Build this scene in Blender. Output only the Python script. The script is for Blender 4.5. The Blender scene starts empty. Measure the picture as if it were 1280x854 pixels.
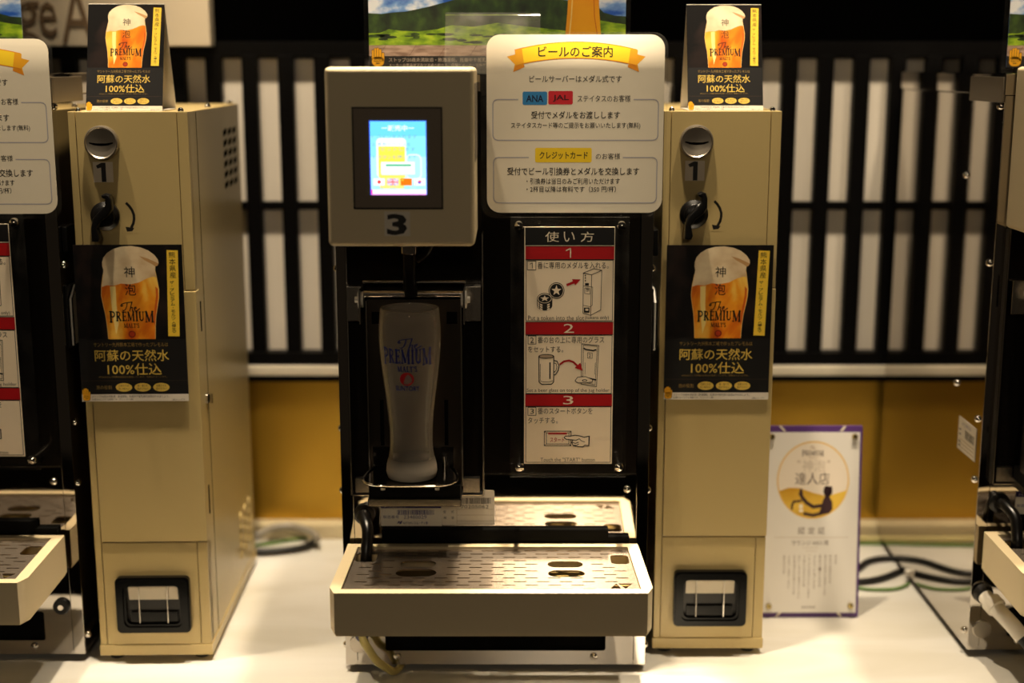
import bpy, bmesh, math, random
from mathutils import Vector, Matrix
random.seed(7)
S = bpy.context.scene
COL = S.collection
PI = math.pi

# ------------------------------------------------------------------ camera, world, lights
F_PX, HORIZON, DIST = 1720.0, 80.0, 1.55
PITCH = math.atan((427 - HORIZON) / F_PX)
CAM_H = 0.7195

def at(px, py, Y):
    """point of the photograph at depth plane Y -> (X, Z) in metres"""
    x = (px - 640) / F_PX; y = (427 - py) / F_PX
    dy = math.cos(PITCH) + y * math.sin(PITCH)
    dz = -math.sin(PITCH) + y * math.cos(PITCH)
    t = (Y + DIST) / dy
    return x * t, CAM_H + dz * t

cd = bpy.data.cameras.new('camera')
cam = bpy.data.objects.new('camera', cd); COL.objects.link(cam)
cam.location = (0, -DIST, CAM_H); cam.rotation_euler = (PI/2 - PITCH, 0, 0)
cd.sensor_width = 36; cd.lens = F_PX / 1280 * 36; cd.clip_start = .02
cd.dof.use_dof = True; cd.dof.focus_distance = 1.54; cd.dof.aperture_fstop = 2.0
S.camera = cam

S.view_settings.view_transform = 'Standard'; S.view_settings.look = 'None'
S.view_settings.gamma = 1; S.view_settings.exposure = 0.0; S.view_settings.use_curve_mapping = False
try:
    S.cycles.use_denoising = True; S.cycles.max_bounces = 14; S.cycles.transparent_max_bounces = 16
    S.cycles.glossy_bounces = 6; S.cycles.transmission_bounces = 12; S.cycles.sample_clamp_indirect = 25
    S.cycles.caustics_reflective = False; S.cycles.caustics_refractive = False
except Exception: pass

w = bpy.data.worlds.new('world'); S.world = w; w.use_nodes = True
w.node_tree.nodes['Background'].inputs['Color'].default_value = (1, .74, .48, 1)
w.node_tree.nodes['Background'].inputs['Strength'].default_value = .012

WARM = (1, .82, .585)
def spot(name, loc, aim, energy, deg, blend=.5, r=.03, col=WARM):
    l = bpy.data.lights.new(name, 'SPOT'); l.energy = energy; l.spot_size = math.radians(deg); l.spot_blend = blend
    l.shadow_soft_size = r; l.color = col
    o = bpy.data.objects.new(name, l); COL.objects.link(o); o.location = loc
    o.rotation_euler = (Vector(aim) - Vector(loc)).to_track_quat('-Z', 'Y').to_euler()
    return o
for X, P in ((-.75, 110), (-.32, 150), (.05, 145), (.45, 112), (.85, 112)):
    spot('downlight', (X, -.105, 2.0), (X, -.06, 0), P, 40, .7)
spot('accent_light', (.08, -.04, 2.0), (.09, -.085, .16), 720, 11.5, 1)
for X, P in ((-.30, 105), (.35, 112), (.78, 115), (1.2, 110)): spot('added_wall_lamp', (X, .0, 2.05), (X, .51, .54), P, 28, 1, .05)  # added unseen lamps that brighten the white slats
spot('added_wall_lamp', (-.50, .0, 2.05), (-.50, .47, .90), 45, 24, 1, .05)  # one more added lamp, brightens the wall sign
spot('unseen_front_lamp', (.26, -5.0, 2.13), (.05, 0, .3), 62, 40, .6, .32)  # unseen lamp placed from the tray highlight, also fills the fronts
spot('unseen_front_lamp', (-1.6, -4.2, 2.0), (-.1, 0, .3), 14, 40, .6, .14)  # added unseen lamp, weak fill on the front faces

# ------------------------------------------------------------------ materials
MATS = {}
def lin(c):
    return tuple((v/255/12.92 if v/255 <= .04045 else ((v/255+.055)/1.055)**2.4) for v in c)
def mat(name, rgb=(200,200,200), rough=.5, metal=0, bump=0, bscale=200, stretch=None, var=0, coat=0, trans=0, ior=1.45, alpha=1, emit=None, estr=1, spec=.5):
    if name in MATS: return MATS[name]
    m = bpy.data.materials.new(name); m.use_nodes = True
    nt = m.node_tree; b = nt.nodes['Principled BSDF']
    c = (*lin(rgb), 1)
    b.inputs['Base Color'].default_value = c; b.inputs['Roughness'].default_value = rough; b.inputs['Metallic'].default_value = metal
    b.inputs['Coat Weight'].default_value = coat; b.inputs['Transmission Weight'].default_value = trans; b.inputs['IOR'].default_value = ior
    b.inputs['Alpha'].default_value = alpha; b.inputs['Specular IOR Level'].default_value = spec
    if emit:
        b.inputs['Emission Color'].default_value = (*lin(emit), 1); b.inputs['Emission Strength'].default_value = estr
    if bump or var:
        tc = nt.nodes.new('ShaderNodeTexCoord'); mp = nt.nodes.new('ShaderNodeMapping'); nz = nt.nodes.new('ShaderNodeTexNoise')
        mp.inputs['Scale'].default_value = stretch or (1, 1, 1)
        nz.inputs['Scale'].default_value = bscale; nz.inputs['Detail'].default_value = 4
        nt.links.new(tc.outputs['Object'], mp.inputs['Vector']); nt.links.new(mp.outputs['Vector'], nz.inputs['Vector'])
        if bump:
            bp = nt.nodes.new('ShaderNodeBump'); bp.inputs['Strength'].default_value = bump; bp.inputs['Distance'].default_value = .001
            nt.links.new(nz.outputs['Fac'], bp.inputs['Height']); nt.links.new(bp.outputs['Normal'], b.inputs['Normal'])
        if var:
            mx = nt.nodes.new('ShaderNodeMix'); mx.data_type = 'RGBA'
            mx.inputs['A'].default_value = tuple(v*(1-var) for v in c[:3]) + (1,); mx.inputs['B'].default_value = tuple(min(1, v*(1+var)) for v in c[:3]) + (1,)
            nt.links.new(nz.outputs['Fac'], mx.inputs['Factor']); nt.links.new(mx.outputs['Result'], b.inputs['Base Color'])
    MATS[name] = m
    return m
def ramp_mat(name, stops, scale, stretch=(1,1,1), rough=.4, detail=4, distortion=0, bump=0):
    if name in MATS: return MATS[name]
    m = bpy.data.materials.new(name); m.use_nodes = True; nt = m.node_tree; b = nt.nodes['Principled BSDF']
    b.inputs['Roughness'].default_value = rough
    tc = nt.nodes.new('ShaderNodeTexCoord'); mp = nt.nodes.new('ShaderNodeMapping'); nz = nt.nodes.new('ShaderNodeTexNoise'); cr = nt.nodes.new('ShaderNodeValToRGB')
    mp.inputs['Scale'].default_value = stretch; nz.inputs['Scale'].default_value = scale; nz.inputs['Detail'].default_value = detail; nz.inputs['Distortion'].default_value = distortion
    e = cr.color_ramp.elements
    while len(e) < len(stops): e.new(.5)
    for el, (p, c) in zip(e, stops): el.position = p; el.color = (*lin(c), 1)
    nt.links.new(tc.outputs['Object'], mp.inputs['Vector']); nt.links.new(mp.outputs['Vector'], nz.inputs['Vector'])
    nt.links.new(nz.outputs['Fac'], cr.inputs['Fac']); nt.links.new(cr.outputs['Color'], b.inputs['Base Color'])
    MATS[name] = m
    return m
def ink(rgb, rough=.45, coat=0):
    return mat('ink_%d_%d_%d_%d' % (*rgb, int(rough*100)), rgb, rough)
def glow(rgb, s=1.0):
    return mat('glow_%d_%d_%d_%d' % (*rgb, int(s*100)), (0,0,0), .3, emit=rgb, estr=s)

M_CREAM = mat('cream_enamel', (203,195,176), .38, bump=.05, bscale=500)
M_HEAD  = mat('white_enamel', (220,202,164), .5, bump=.05, bscale=700)
M_TOKEN = mat('beige_enamel_sheet', (192,170,116), .33, bump=.05, bscale=500)
M_GAP   = mat('dark_gap', (4,3,3), 1, spec=0)
M_MIRR  = mat('polished_steel', (196,190,182), .035, 1, var=.04, bscale=9)
M_BRUSH = mat('brushed_steel', (190,182,170), .24, 1, bump=.1, bscale=140, stretch=(1,1,22))
M_DARKS = mat('dark_polished_panel', (26,22,18), .16, .35, var=.3, bscale=7, spec=.4)
M_GRID  = mat('perforated_steel', (200,184,166), .23, .84, bump=.08, bscale=300)
M_CHROME= mat('chrome', (215,208,198), .12, 1, var=.03, bscale=30)
M_BLACK = mat('black_plastic', (10,9,9), .28, bump=.03, bscale=400)
M_BLACKM= mat('black_matte', (4,4,3), .75, spec=.12, bump=.03, bscale=400)
M_RUBBER= mat('black_rubber', (14,13,12), .45, bump=.05, bscale=300)
M_BASIN = mat('olive_residue', (125,105,60), .5, var=.25, bscale=60)
def clear_sheet(name, tint, haze, rough):
    """thin clear plastic: see-through, mirror-like at grazing angles, a little milky with dust"""
    m = bpy.data.materials.new(name); m.use_nodes = True; nt = m.node_tree; out = nt.nodes['Material Output']; nt.nodes.remove(nt.nodes['Principled BSDF'])
    tr = nt.nodes.new('ShaderNodeBsdfTransparent'); gl = nt.nodes.new('ShaderNodeBsdfGlossy'); df = nt.nodes.new('ShaderNodeBsdfDiffuse')
    tr.inputs['Color'].default_value = (*tint, 1); gl.inputs['Roughness'].default_value = rough; df.inputs['Color'].default_value = (.8, .77, .7, 1)
    fr = nt.nodes.new('ShaderNodeFresnel'); fr.inputs['IOR'].default_value = 1.16
    tc = nt.nodes.new('ShaderNodeTexCoord'); nz = nt.nodes.new('ShaderNodeTexNoise'); nz.inputs['Scale'].default_value = 30; nz.inputs['Detail'].default_value = 6
    mr = nt.nodes.new('ShaderNodeMapRange'); mr.inputs['From Min'].default_value = .45; mr.inputs['From Max'].default_value = .8; mr.inputs['To Min'].default_value = haze*.4; mr.inputs['To Max'].default_value = haze*2
    a = nt.nodes.new('ShaderNodeMixShader'); c = nt.nodes.new('ShaderNodeMixShader'); L = nt.links.new
    L(tc.outputs['Object'], nz.inputs['Vector']); L(nz.outputs['Fac'], mr.inputs['Value']); L(mr.outputs['Result'], a.inputs['Fac'])
    L(tr.outputs['BSDF'], a.inputs[1]); L(df.outputs['BSDF'], a.inputs[2]); L(fr.outputs['Fac'], c.inputs['Fac']); L(a.outputs['Shader'], c.inputs[1]); L(gl.outputs['BSDF'], c.inputs[2])
    L(c.outputs['Shader'], out.inputs['Surface']); MATS[name] = m; return m
M_ACR   = clear_sheet('clear_acrylic', (.985,.98,.97), .012, .03)
M_DUSTY = clear_sheet('dusty_acrylic', (.97,.965,.95), .04, .06)
M_LAM   = clear_sheet('clear_laminate', (.98,.975,.965), .02, .16)
M_PAPER = mat('white_paper', (234,224,202), .38, bump=.04, bscale=60, var=.02)
M_CARD  = mat('white_card', (240,233,220), .55, var=.03, bscale=90)
M_BEIGEP= mat('sheet_beige', (246,228,200), .45, var=.03, bscale=90)
M_WHITEP= mat('white_plastic', (232,226,214), .4, var=.03, bscale=90)
M_BEER  = ramp_mat('printed_beer', [(.28,(190,70,6)), (.45,(226,118,14)), (.58,(244,160,34)), (.74,(255,214,96))], 42, (1,1,.45), .35, 3, .6)
M_FOAM  = ramp_mat('printed_foam', [(.3,(206,172,128)), (.6,(242,222,184))], 26, (1,1,1.2), .4, 3)
M_SMOKE = ramp_mat('printed_black_smoke', [(.5,(9,7,7)), (.78,(46,32,28))], 30, (1,1,.8), .32, 5, .4)
M_SKYP  = ramp_mat('printed_sky', [(.42,(26,82,178)), (.52,(120,160,215)), (.6,(226,230,238))], 22, (1,1,1.6), .4, 5)
M_MTN   = ramp_mat('printed_mountain', [(.35,(14,26,14)), (.55,(36,58,24)), (.75,(70,96,34))], 60, (1,1,.8), .4, 6)
M_HILL  = ramp_mat('printed_meadow', [(.32,(62,92,12)), (.5,(128,166,24)), (.7,(186,212,50))], 55, (1,1,2.4), .4, 5)
M_DECK  = ramp_mat('printed_deck', [(.35,(140,110,92)), (.6,(196,166,146))], 40, (1,1,5), .4, 3)
M_MUG   = ramp_mat('printed_glass_beer', [(.3,(222,120,6)), (.6,(248,180,10)), (.8,(255,205,40))], 9, (1,1,1), .35, 2)
M_GOLDPR= ramp_mat('printed_gold', [(.35,(196,140,22)), (.6,(236,196,80))], 16, (1,1,1), .35, 2)

# ------------------------------------------------------------------ mesh helpers
class MB:
    def __init__(self): self.bm = bmesh.new(); self.mats = []
    def mi(self, m):
        if m not in self.mats: self.mats.append(m)
        return self.mats.index(m)
    def _faces(self, faces, m):
        i = self.mi(m)
        for f in faces: f.material_index = i
    def poly(self, pts, m):
        f = self.bm.faces.new([self.bm.verts.new(p) for p in pts]); self._faces([f], m); return f
    def box(self, x0, x1, y0, y1, z0, z1, m, bev=0, seg=2):
        v = [self.bm.verts.new((x, y, z)) for x in (x0, x1) for y in (y0, y1) for z in (z0, z1)]
        q = [(0,1,3,2), (4,6,7,5), (0,4,5,1), (2,3,7,6), (0,2,6,4), (1,5,7,3)]
        fs = [self.bm.faces.new([v[i] for i in f]) for f in q]; self._faces(fs, m)
        if bev:
            es = list({e for f in fs for e in f.edges})
            bmesh.ops.bevel(self.bm, geom=es, offset=bev, segments=seg, affect='EDGES', profile=.5)
        return self
    def prism(self, pts, plane, a0, a1, m, bev=0):
        def P(p, a): return {'XZ': (p[0], a, p[1]), 'XY': (p[0], p[1], a), 'YZ': (a, p[0], p[1])}[plane]
        lo = [self.bm.verts.new(P(p, a0)) for p in pts]; hi = [self.bm.verts.new(P(p, a1)) for p in pts]
        n = len(pts); fs = [self.bm.faces.new(lo[::-1]), self.bm.faces.new(hi)]
        for i in range(n): fs.append(self.bm.faces.new([lo[i], lo[(i+1) % n], hi[(i+1) % n], hi[i]]))
        self._faces(fs, m)
        bmesh.ops.recalc_face_normals(self.bm, faces=fs)
        if bev:
            es = list({e for f in fs[:2] for e in f.edges})
            bmesh.ops.bevel(self.bm, geom=es, offset=bev, segments=2, affect='EDGES', profile=.5)
        return self
    def lathe(self, prof, o, axis, m, seg=32, cap=True):
        """prof = [(radius, distance along axis)]"""
        ax = Vector(axis).normalized(); u = ax.orthogonal().normalized(); v = ax.cross(u); o = Vector(o)
        rings = []
        for r, t in prof:
            rings.append([self.bm.verts.new(o + ax*t + (u*math.cos(2*PI*k/seg) + v*math.sin(2*PI*k/seg))*max(r, 1e-5)) for k in range(seg)])
        fs = []
        for a, b in zip(rings, rings[1:]):
            for k in range(seg): fs.append(self.bm.faces.new([a[k], a[(k+1) % seg], b[(k+1) % seg], b[k]]))
        if cap: fs.append(self.bm.faces.new(rings[0][::-1])); fs.append(self.bm.faces.new(rings[-1]))
        self._faces(fs, m); return self
    def cyl(self, p0, p1, r, m, seg=20, bev=0):
        p0 = Vector(p0); p1 = Vector(p1); d = (p1-p0).length
        pr = [(r, 0), (r, d)] if not bev else [(r-bev, 0), (r, bev), (r, d-bev), (r-bev, d)]
        return self.lathe(pr, p0, p1-p0, m, seg)
    def tube(self, pts, r, m, seg=12, closed=False, sub=6):
        pts = [Vector(p) for p in pts]
        P = []
        n = len(pts); rng = range(n if closed else n-1)
        for i in rng:
            if closed: p0, p1, p2, p3 = pts[(i-1) % n], pts[i], pts[(i+1) % n], pts[(i+2) % n]
            else: p0, p1, p2, p3 = pts[max(i-1, 0)], pts[i], pts[i+1], pts[min(i+2, n-1)]
            for k in range(sub):
                t = k/sub
                P.append(.5*((2*p1) + (p2-p0)*t + (2*p0-5*p1+4*p2-p3)*t*t + (3*p1-p0-3*p2+p3)*t**3))
        if not closed: P.append(pts[-1])
        N = len(P); rings = []; up = None
        for i in range(N):
            d = (P[(i+1) % N]-P[i-1]) if closed else (P[min(i+1, N-1)]-P[max(i-1, 0)])
            d.normalize()
            if up is None: up = d.orthogonal().normalized()
            up = (up - d*up.dot(d)).normalized(); v = d.cross(up)
            rings.append([self.bm.verts.new(P[i] + (up*math.cos(2*PI*k/seg) + v*math.sin(2*PI*k/seg))*r) for k in range(seg)])
        fs = []
        for i in range(N if closed else N-1):
            a, b = rings[i], rings[(i+1) % N]
            for k in range(seg): fs.append(self.bm.faces.new([a[k], a[(k+1) % seg], b[(k+1) % seg], b[k]]))
        if not closed: fs.append(self.bm.faces.new(rings[0][::-1])); fs.append(self.bm.faces.new(rings[-1]))
        self._faces(fs, m); return self
    def plate(self, outer, holes, plane, a0, a1, m):
        """flat plate with holes, outlines in 2-D"""
        c = bpy.data.curves.new('c', 'CURVE'); c.dimensions = '2D'; c.fill_mode = 'BOTH'; c.extrude = (a1-a0)/2
        for pts in [outer] + holes:
            s = c.splines.new('POLY'); s.points.add(len(pts)-1); s.use_cyclic_u = True
            for p, q in zip(s.points, pts): p.co = (q[0], q[1], 0, 1)
        o = bpy.data.objects.new('c', c); me = bpy.data.meshes.new_from_object(o)
        mid = (a0+a1)/2; i = self.mi(m); vs = []
        for v in me.vertices:
            x, y, z = v.co
            vs.append(self.bm.verts.new({'XY': (x, y, mid+z), 'XZ': (x, mid+z, y), 'YZ': (mid+z, x, y)}[plane]))
        for p in me.polygons:
            try: f = self.bm.faces.new([vs[k] for k in p.vertices]); f.material_index = i
            except ValueError: pass
        bmesh.ops.remove_doubles(self.bm, verts=vs, dist=1e-6)
        bpy.data.objects.remove(o); bpy.data.curves.remove(c); bpy.data.meshes.remove(me)
        return self
    def build(self, name, parent=None, ang=35, loc=None, recalc=True):
        if recalc: bmesh.ops.recalc_face_normals(self.bm, faces=self.bm.faces[:])
        me = bpy.data.meshes.new(name); self.bm.to_mesh(me); self.bm.free()
        for m in self.mats: me.materials.append(m)
        me.polygons.foreach_set('use_smooth', [True]*len(me.polygons)); me.set_sharp_from_angle(angle=math.radians(ang))
        o = bpy.data.objects.new(name, me); COL.objects.link(o)
        if ang != 60:
            wn = o.modifiers.new('weighted_normal', 'WEIGHTED_NORMAL'); wn.keep_sharp = True
        if parent: o.parent = parent
        if loc: o.location = loc
        return o

def empty(name, loc=(0,0,0), rz=0):
    o = bpy.data.objects.new(name, None); COL.objects.link(o); o.location = loc; o.rotation_euler = (0,0,rz); o.empty_display_size = .05
    return o
def tag(o, label, cat, group=None):
    o['label'] = label; o['category'] = cat
    if group: o['group'] = group
    return o
def struct(o): o['kind'] = 'structure'; return o
def kids(o): return [c for c in bpy.data.objects if c.parent == o]
def copy_tree(o, parent=None, skip=()):
    c = o.copy(); COL.objects.link(c); c.parent = parent
    for ch in kids(o):
        if ch.name.split('.')[0] not in skip: copy_tree(ch, c, skip)
    return c
def rrect(x0, x1, z0, z1, r, n=5):
    pts = []
    for cx, cz, a in ((x1-r, z0+r, -90), (x1-r, z1-r, 0), (x0+r, z1-r, 90), (x0+r, z0+r, 180)):
        for k in range(n+1):
            t = math.radians(a + 90*k/n); pts.append((cx + r*math.cos(t), cz + r*math.sin(t)))
    return pts
def ell(cx, cz, rx, rz, n=32, a0=0, a1=360):
    full = abs(a1-a0) >= 360
    return [(cx + rx*math.cos(math.radians(a0+(a1-a0)*k/(n if full else n-1))), cz + rz*math.sin(math.radians(a0+(a1-a0)*k/(n if full else n-1)))) for k in range(n)]

# ------------------------------------------------------------------ lettering
_tc = {}
def text_geo(s, bold=0):
    k = (s, bold)
    if k in _tc: return _tc[k]
    cu = bpy.data.curves.new('t', 'FONT'); cu.body = s; cu.resolution_u = 2; cu.offset = bold; cu.align_x = 'CENTER'
    ob = bpy.data.objects.new('t', cu); me = bpy.data.meshes.new_from_object(ob)
    vs = [(v.co.x, v.co.y) for v in me.vertices]; fs = [tuple(p.vertices) for p in me.polygons]
    bpy.data.objects.remove(ob); bpy.data.curves.remove(cu); bpy.data.meshes.remove(me)
    if vs:
        x0 = min(v[0] for v in vs); x1 = max(v[0] for v in vs); y0 = min(v[1] for v in vs); y1 = max(v[1] for v in vs)
        sx = (x1-x0) or 1; sy = (y1-y0) or 1
        vs = [((x-x0)/sx, (y-y0)/sy) for x, y in vs]
    _tc[k] = (vs, fs); return _tc[k]

def stroke_poly(pts, w):
    """list of quads for a thick polyline"""
    out = []
    P = [Vector(p) for p in pts]
    for a, b in zip(P, P[1:]):
        d = b-a
        if d.length < 1e-9: continue
        n = Vector((-d.y, d.x)).normalized()*w/2; e = d.normalized()*w*.18
        out.append([tuple(a-e+n), tuple(a-e-n), tuple(b+e-n), tuple(b+e+n)])
    return out
def arcp(cx, cy, rx, ry, a0, a1, n=9):
    return [(cx+rx*math.cos(math.radians(a0+(a1-a0)*k/(n-1))), cy+ry*math.sin(math.radians(a0+(a1-a0)*k/(n-1)))) for k in range(n)]
SERIF = {  # letter: (width, strokes [(w, pts)], serif centres [(x, y, half)])
 'P': (.66, [(.2, [(.18,0),(.18,1)]), (.1, [(.18,.95),(.38,.95)]), (.13, arcp(.36,.72,.22,.23,90,-90)), (.09, [(.38,.49),(.18,.49)])], [(.18,0,.17),(.12,1,.12)]),
 'R': (.74, [(.2, [(.18,0),(.18,1)]), (.1, [(.18,.95),(.36,.95)]), (.13, arcp(.34,.73,.2,.22,90,-90)), (.09, [(.36,.51),(.18,.51)]), (.19, [(.32,.5),(.62,.03)])], [(.18,0,.17),(.12,1,.12),(.66,0,.1)]),
 'E': (.64, [(.2, [(.18,0),(.18,1)]), (.09, [(.18,.95),(.56,.95)]), (.09, [(.18,.51),(.44,.51)]), (.09, [(.18,.05),(.58,.05)]), (.08, [(.56,.8),(.56,1)]), (.08, [(.46,.4),(.46,.62)]), (.08, [(.58,0),(.58,.22)])], [(.12,0,.12),(.12,1,.12)]),
 'M': (1.0, [(.09, [(.14,0),(.14,1)]), (.2, [(.14,.98),(.46,.08)]), (.08, [(.46,.08),(.8,.98)]), (.2, [(.82,0),(.82,1)])], [(.14,0,.13),(.1,1,.1),(.84,0,.16),(.88,1,.1)]),
 'I': (.38, [(.2, [(.19,0),(.19,1)])], [(.19,0,.17),(.19,1,.17)]),
 'U': (.76, [(.2, [(.16,1),(.16,.34)]), (.15, arcp(.37,.3,.21,.24,180,360)), (.09, [(.58,.3),(.58,1)])], [(.16,1,.16),(.58,1,.14)]),
 'A': (.8, [(.08, [(.12,0),(.38,1)]), (.2, [(.4,.98),(.66,0)]), (.08, [(.2,.33),(.55,.33)])], [(.12,0,.12),(.66,0,.15)]),
 'L': (.6, [(.2, [(.18,0),(.18,1)]), (.09, [(.18,.05),(.54,.05)]), (.08, [(.54,0),(.54,.25)])], [(.14,0,.14),(.18,1,.17)]),
 'T': (.66, [(.2, [(.33,0),(.33,1)]), (.09, [(.06,.95),(.6,.95)]), (.08, [(.06,.75),(.06,1)]), (.08, [(.6,.75),(.6,1)])], [(.33,0,.17)]),
 'S': (.56, [(.14, arcp(.28,.74,.19,.22,20,270)), (.14, arcp(.28,.27,.2,.24,90,-160))], []),
 "'": (.22, [(.13, [(.13,.98),(.09,.72)])], []),
}
def serif_quads(word, big=()):
    """quads in a unit box (x 0..1, y 0..1, up)"""
    q = []; x = 0
    for i, ch in enumerate(word):
        wd, st, sf = SERIF[ch]; s = 1.0 if i in big or not big else .84; y0 = 0
        base = (1-s)*.75 if big and i not in big else 0
        for lw, pts in st:
            for p in stroke_poly(pts, lw): q.append([(x+a*s, base+b*s) for a, b in p])
        for sx, sy, h in sf:
            yy0, yy1 = (0, .07) if sy == 0 else (.93, 1)
            q.append([(x+(sx-h)*s, base+yy0*s), (x+(sx+h)*s, base+yy0*s), (x+(sx+h)*s, base+yy1*s), (x+(sx-h)*s, base+yy1*s)])
        x += (wd+.06)*s
    return [[(a/x, b) for a, b in p] for p in q]
SCRIPT_THE = [  # script "The" in a unit box
 [(.02,.62),(.08,.78),(.22,.86),(.42,.92),(.62,.95)], [(.02,.62),(.06,.56),(.13,.62),(.10,.70)],
 [(.36,.90),(.33,.6),(.26,.3),(.16,.16),(.10,.22)], [(.60,.92),(.54,.6),(.46,.12)], [(.47,.2),(.54,.44),(.62,.46),(.60,.28),(.60,.14),(.66,.16)],
 [(.68,.28),(.80,.38),(.80,.5),(.72,.46),(.69,.28),(.74,.13),(.86,.18),(.98,.36)]]

class Sheet:
    """printed sheet: design rectangle (x0,y0)-(x1,y1), y down, mapped on W x H metres; origin at the bottom centre, facing -Y"""
    def __init__(self, rect, W, H, base, t=.001, r=0, back=None):
        self.x0, self.y0, self.x1, self.y1 = rect; self.W, self.H = W, H
        self.ox = self.oy = 0; self.s = 1; self.mb = MB(); self.lv = 0; self.step = .000012
        pts = rrect(-W/2, W/2, 0, H, r, 6) if r else [(-W/2,0),(W/2,0),(W/2,H),(-W/2,H)]
        self.mb.prism(pts, 'XZ', 0, t, base)
    def view(self, ox, oy, s): self.ox, self.oy, self.s = ox, oy, s; return self
    def m(self, u, v):
        u = self.ox + u/self.s; v = self.oy + v/self.s
        return ((u-self.x0)/(self.x1-self.x0)-.5)*self.W, self.H*(1-(v-self.y0)/(self.y1-self.y0))
    def clampxy(self, x, z): return max(-self.W/2, min(self.W/2, x)), max(0, min(self.H, z))
    def poly(self, pts, m, lv=1):
        y = -self.step*lv; P = [self.clampxy(*self.m(u, v)) for u, v in pts]
        a = sum(p[0]*q[1]-q[0]*p[1] for p, q in zip(P, P[1:]+P[:1]))
        if abs(a) < 1e-10: return self
        if a < 0: P.reverse()
        try:
            self.mb.poly([(x, y, z) for x, z in P], m)
        except ValueError: pass
        return self
    def rect(self, x0, y0, x1, y1, m, lv=1): return self.poly([(x0,y0),(x1,y0),(x1,y1),(x0,y1)], m, lv)
    def rr(self, x0, y0, x1, y1, r, m, lv=1): return self.poly(rrect(x0, x1, y0, y1, r), m, lv)
    def ell(self, cx, cy, rx, ry, m, lv=1, n=32): return self.poly(ell(cx, cy, rx, ry, n), m, lv)
    def line(self, pts, w, m, lv=2):
        for q in stroke_poly(pts, w): self.poly(q, m, lv)
        return self
    def loop(self, pts, w, m, lv=2): return self.line(list(pts)+[pts[0], ], w, m, lv)
    def quads(self, qs, x0, y0, x1, y1, m, lv=3):
        for q in qs: self.poly([(x0+(x1-x0)*a, y1-(y1-y0)*b) for a, b in q], m, lv)
        return self
    def text(self, s, x0, y0, x1, y1, m, lv=3, bold=0.0):
        if s == '1':
            w_ = (x1-x0)*.22; return self.line([(x0, y0+(y1-y0)*.24), (x1-w_/2, y0), (x1-w_/2, y1)], w_, m, lv)
        vs, fs = text_geo(s, bold); y = -self.step*lv; i = self.mb.mi(m)
        V = []
        for a, b in vs:
            x, z = self.m(x0+(x1-x0)*a, y1-(y1-y0)*b); V.append(self.mb.bm.verts.new((x, y, z)))
        for f in fs:
            try: g = self.mb.bm.faces.new([V[k] for k in f]); g.material_index = i
            except ValueError: pass
        return self
    def vtext(self, s, cx, y0, y1, wd, m, lv=3, bold=0.0):
        n = len(s); h = (y1-y0)/n
        for k, ch in enumerate(s):
            a = y0+k*h+h*.06; b = y0+(k+1)*h-h*.06
            if ch in '・': self.ell(cx, (a+b)/2, wd*.1, h*.1, m, lv, 8)
            elif ch == 'ー': self.line([(cx, a), (cx+wd*.06, b)], wd*.12, m, lv)
            elif ch in '〈〉':
                p = [(cx-wd*.4, b), (cx, a+h*.45), (cx+wd*.4, b)] if ch == '〈' else [(cx-wd*.4, a), (cx, b-h*.45), (cx+wd*.4, a)]
                self.line(p, wd*.1, m, lv)
            elif ch in 'ュョャッ': self.text(ch, cx-wd*.3, a+h*.15, cx+wd*.36, b-h*.1, m, lv, bold)
            elif ch != ' ': self.text(ch, cx-wd/2, a, cx+wd/2, b, m, lv, bold)
        return self
    def serif(self, word, x0, y0, x1, y1, m, lv=3, big=()): return self.quads(serif_quads(word, big), x0, y0, x1, y1, m, lv)
    def script_the(self, x0, y0, x1, y1, m, lv=3, w=None):
        w = w or (x1-x0)*.045
        for s in SCRIPT_THE: self.line([(x0+(x1-x0)*a, y1-(y1-y0)*b) for a, b in s], w, m, lv)
        return self
    def build(self, name, parent=None, loc=None): return self.mb.build(name, parent, loc=loc, recalc=False)

INK = ink((22,18,16)); GOLD = ink((222,188,84)); GOLDD = ink((150,122,62)); YEL = ink((242,202,60)); RED = ink((176,6,16))
def hand_icon(s, x0, y0, x1, y1, lv=2):
    o = ink((70,44,4)); y = ink((240,172,20)); w = x1-x0; h = y1-y0
    def X(a): return x0+w*a
    def Y(a): return y0+h*a
    for k, (gm, lvv, e) in enumerate(((o, lv, .03), (y, lv+1, 0))):
        for i, t in enumerate((.12, .02, 0, .08)):
            a = .02+i*.19; s.rr(X(a-e*.6), Y(t-e*.6), X(a+.17+e*.6), Y(.62), w*.085, gm, lvv)
        s.rr(X(.80-e), Y(.27-e), X(.98+e), Y(.72), w*.09, gm, lvv)
        s.rr(X(.02-e), Y(.48), X(.96+e), Y(1+e), w*.36, gm, lvv)
    for i in (1, 2, 3): s.line([(X(.005+i*.19), Y(.12)), (X(.005+i*.19), Y(.5))], w*.035, o, lv+2)
    s.text('STOP!', X(.2), Y(.58), X(.78), Y(.66), o, lv+2, .02); s.text('未成年飲酒', X(.14), Y(.69), X(.84), Y(.77), o, lv+2, .02); s.text('運転', X(.32), Y(.80), X(.66), Y(.88), o, lv+2, .02)

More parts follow.
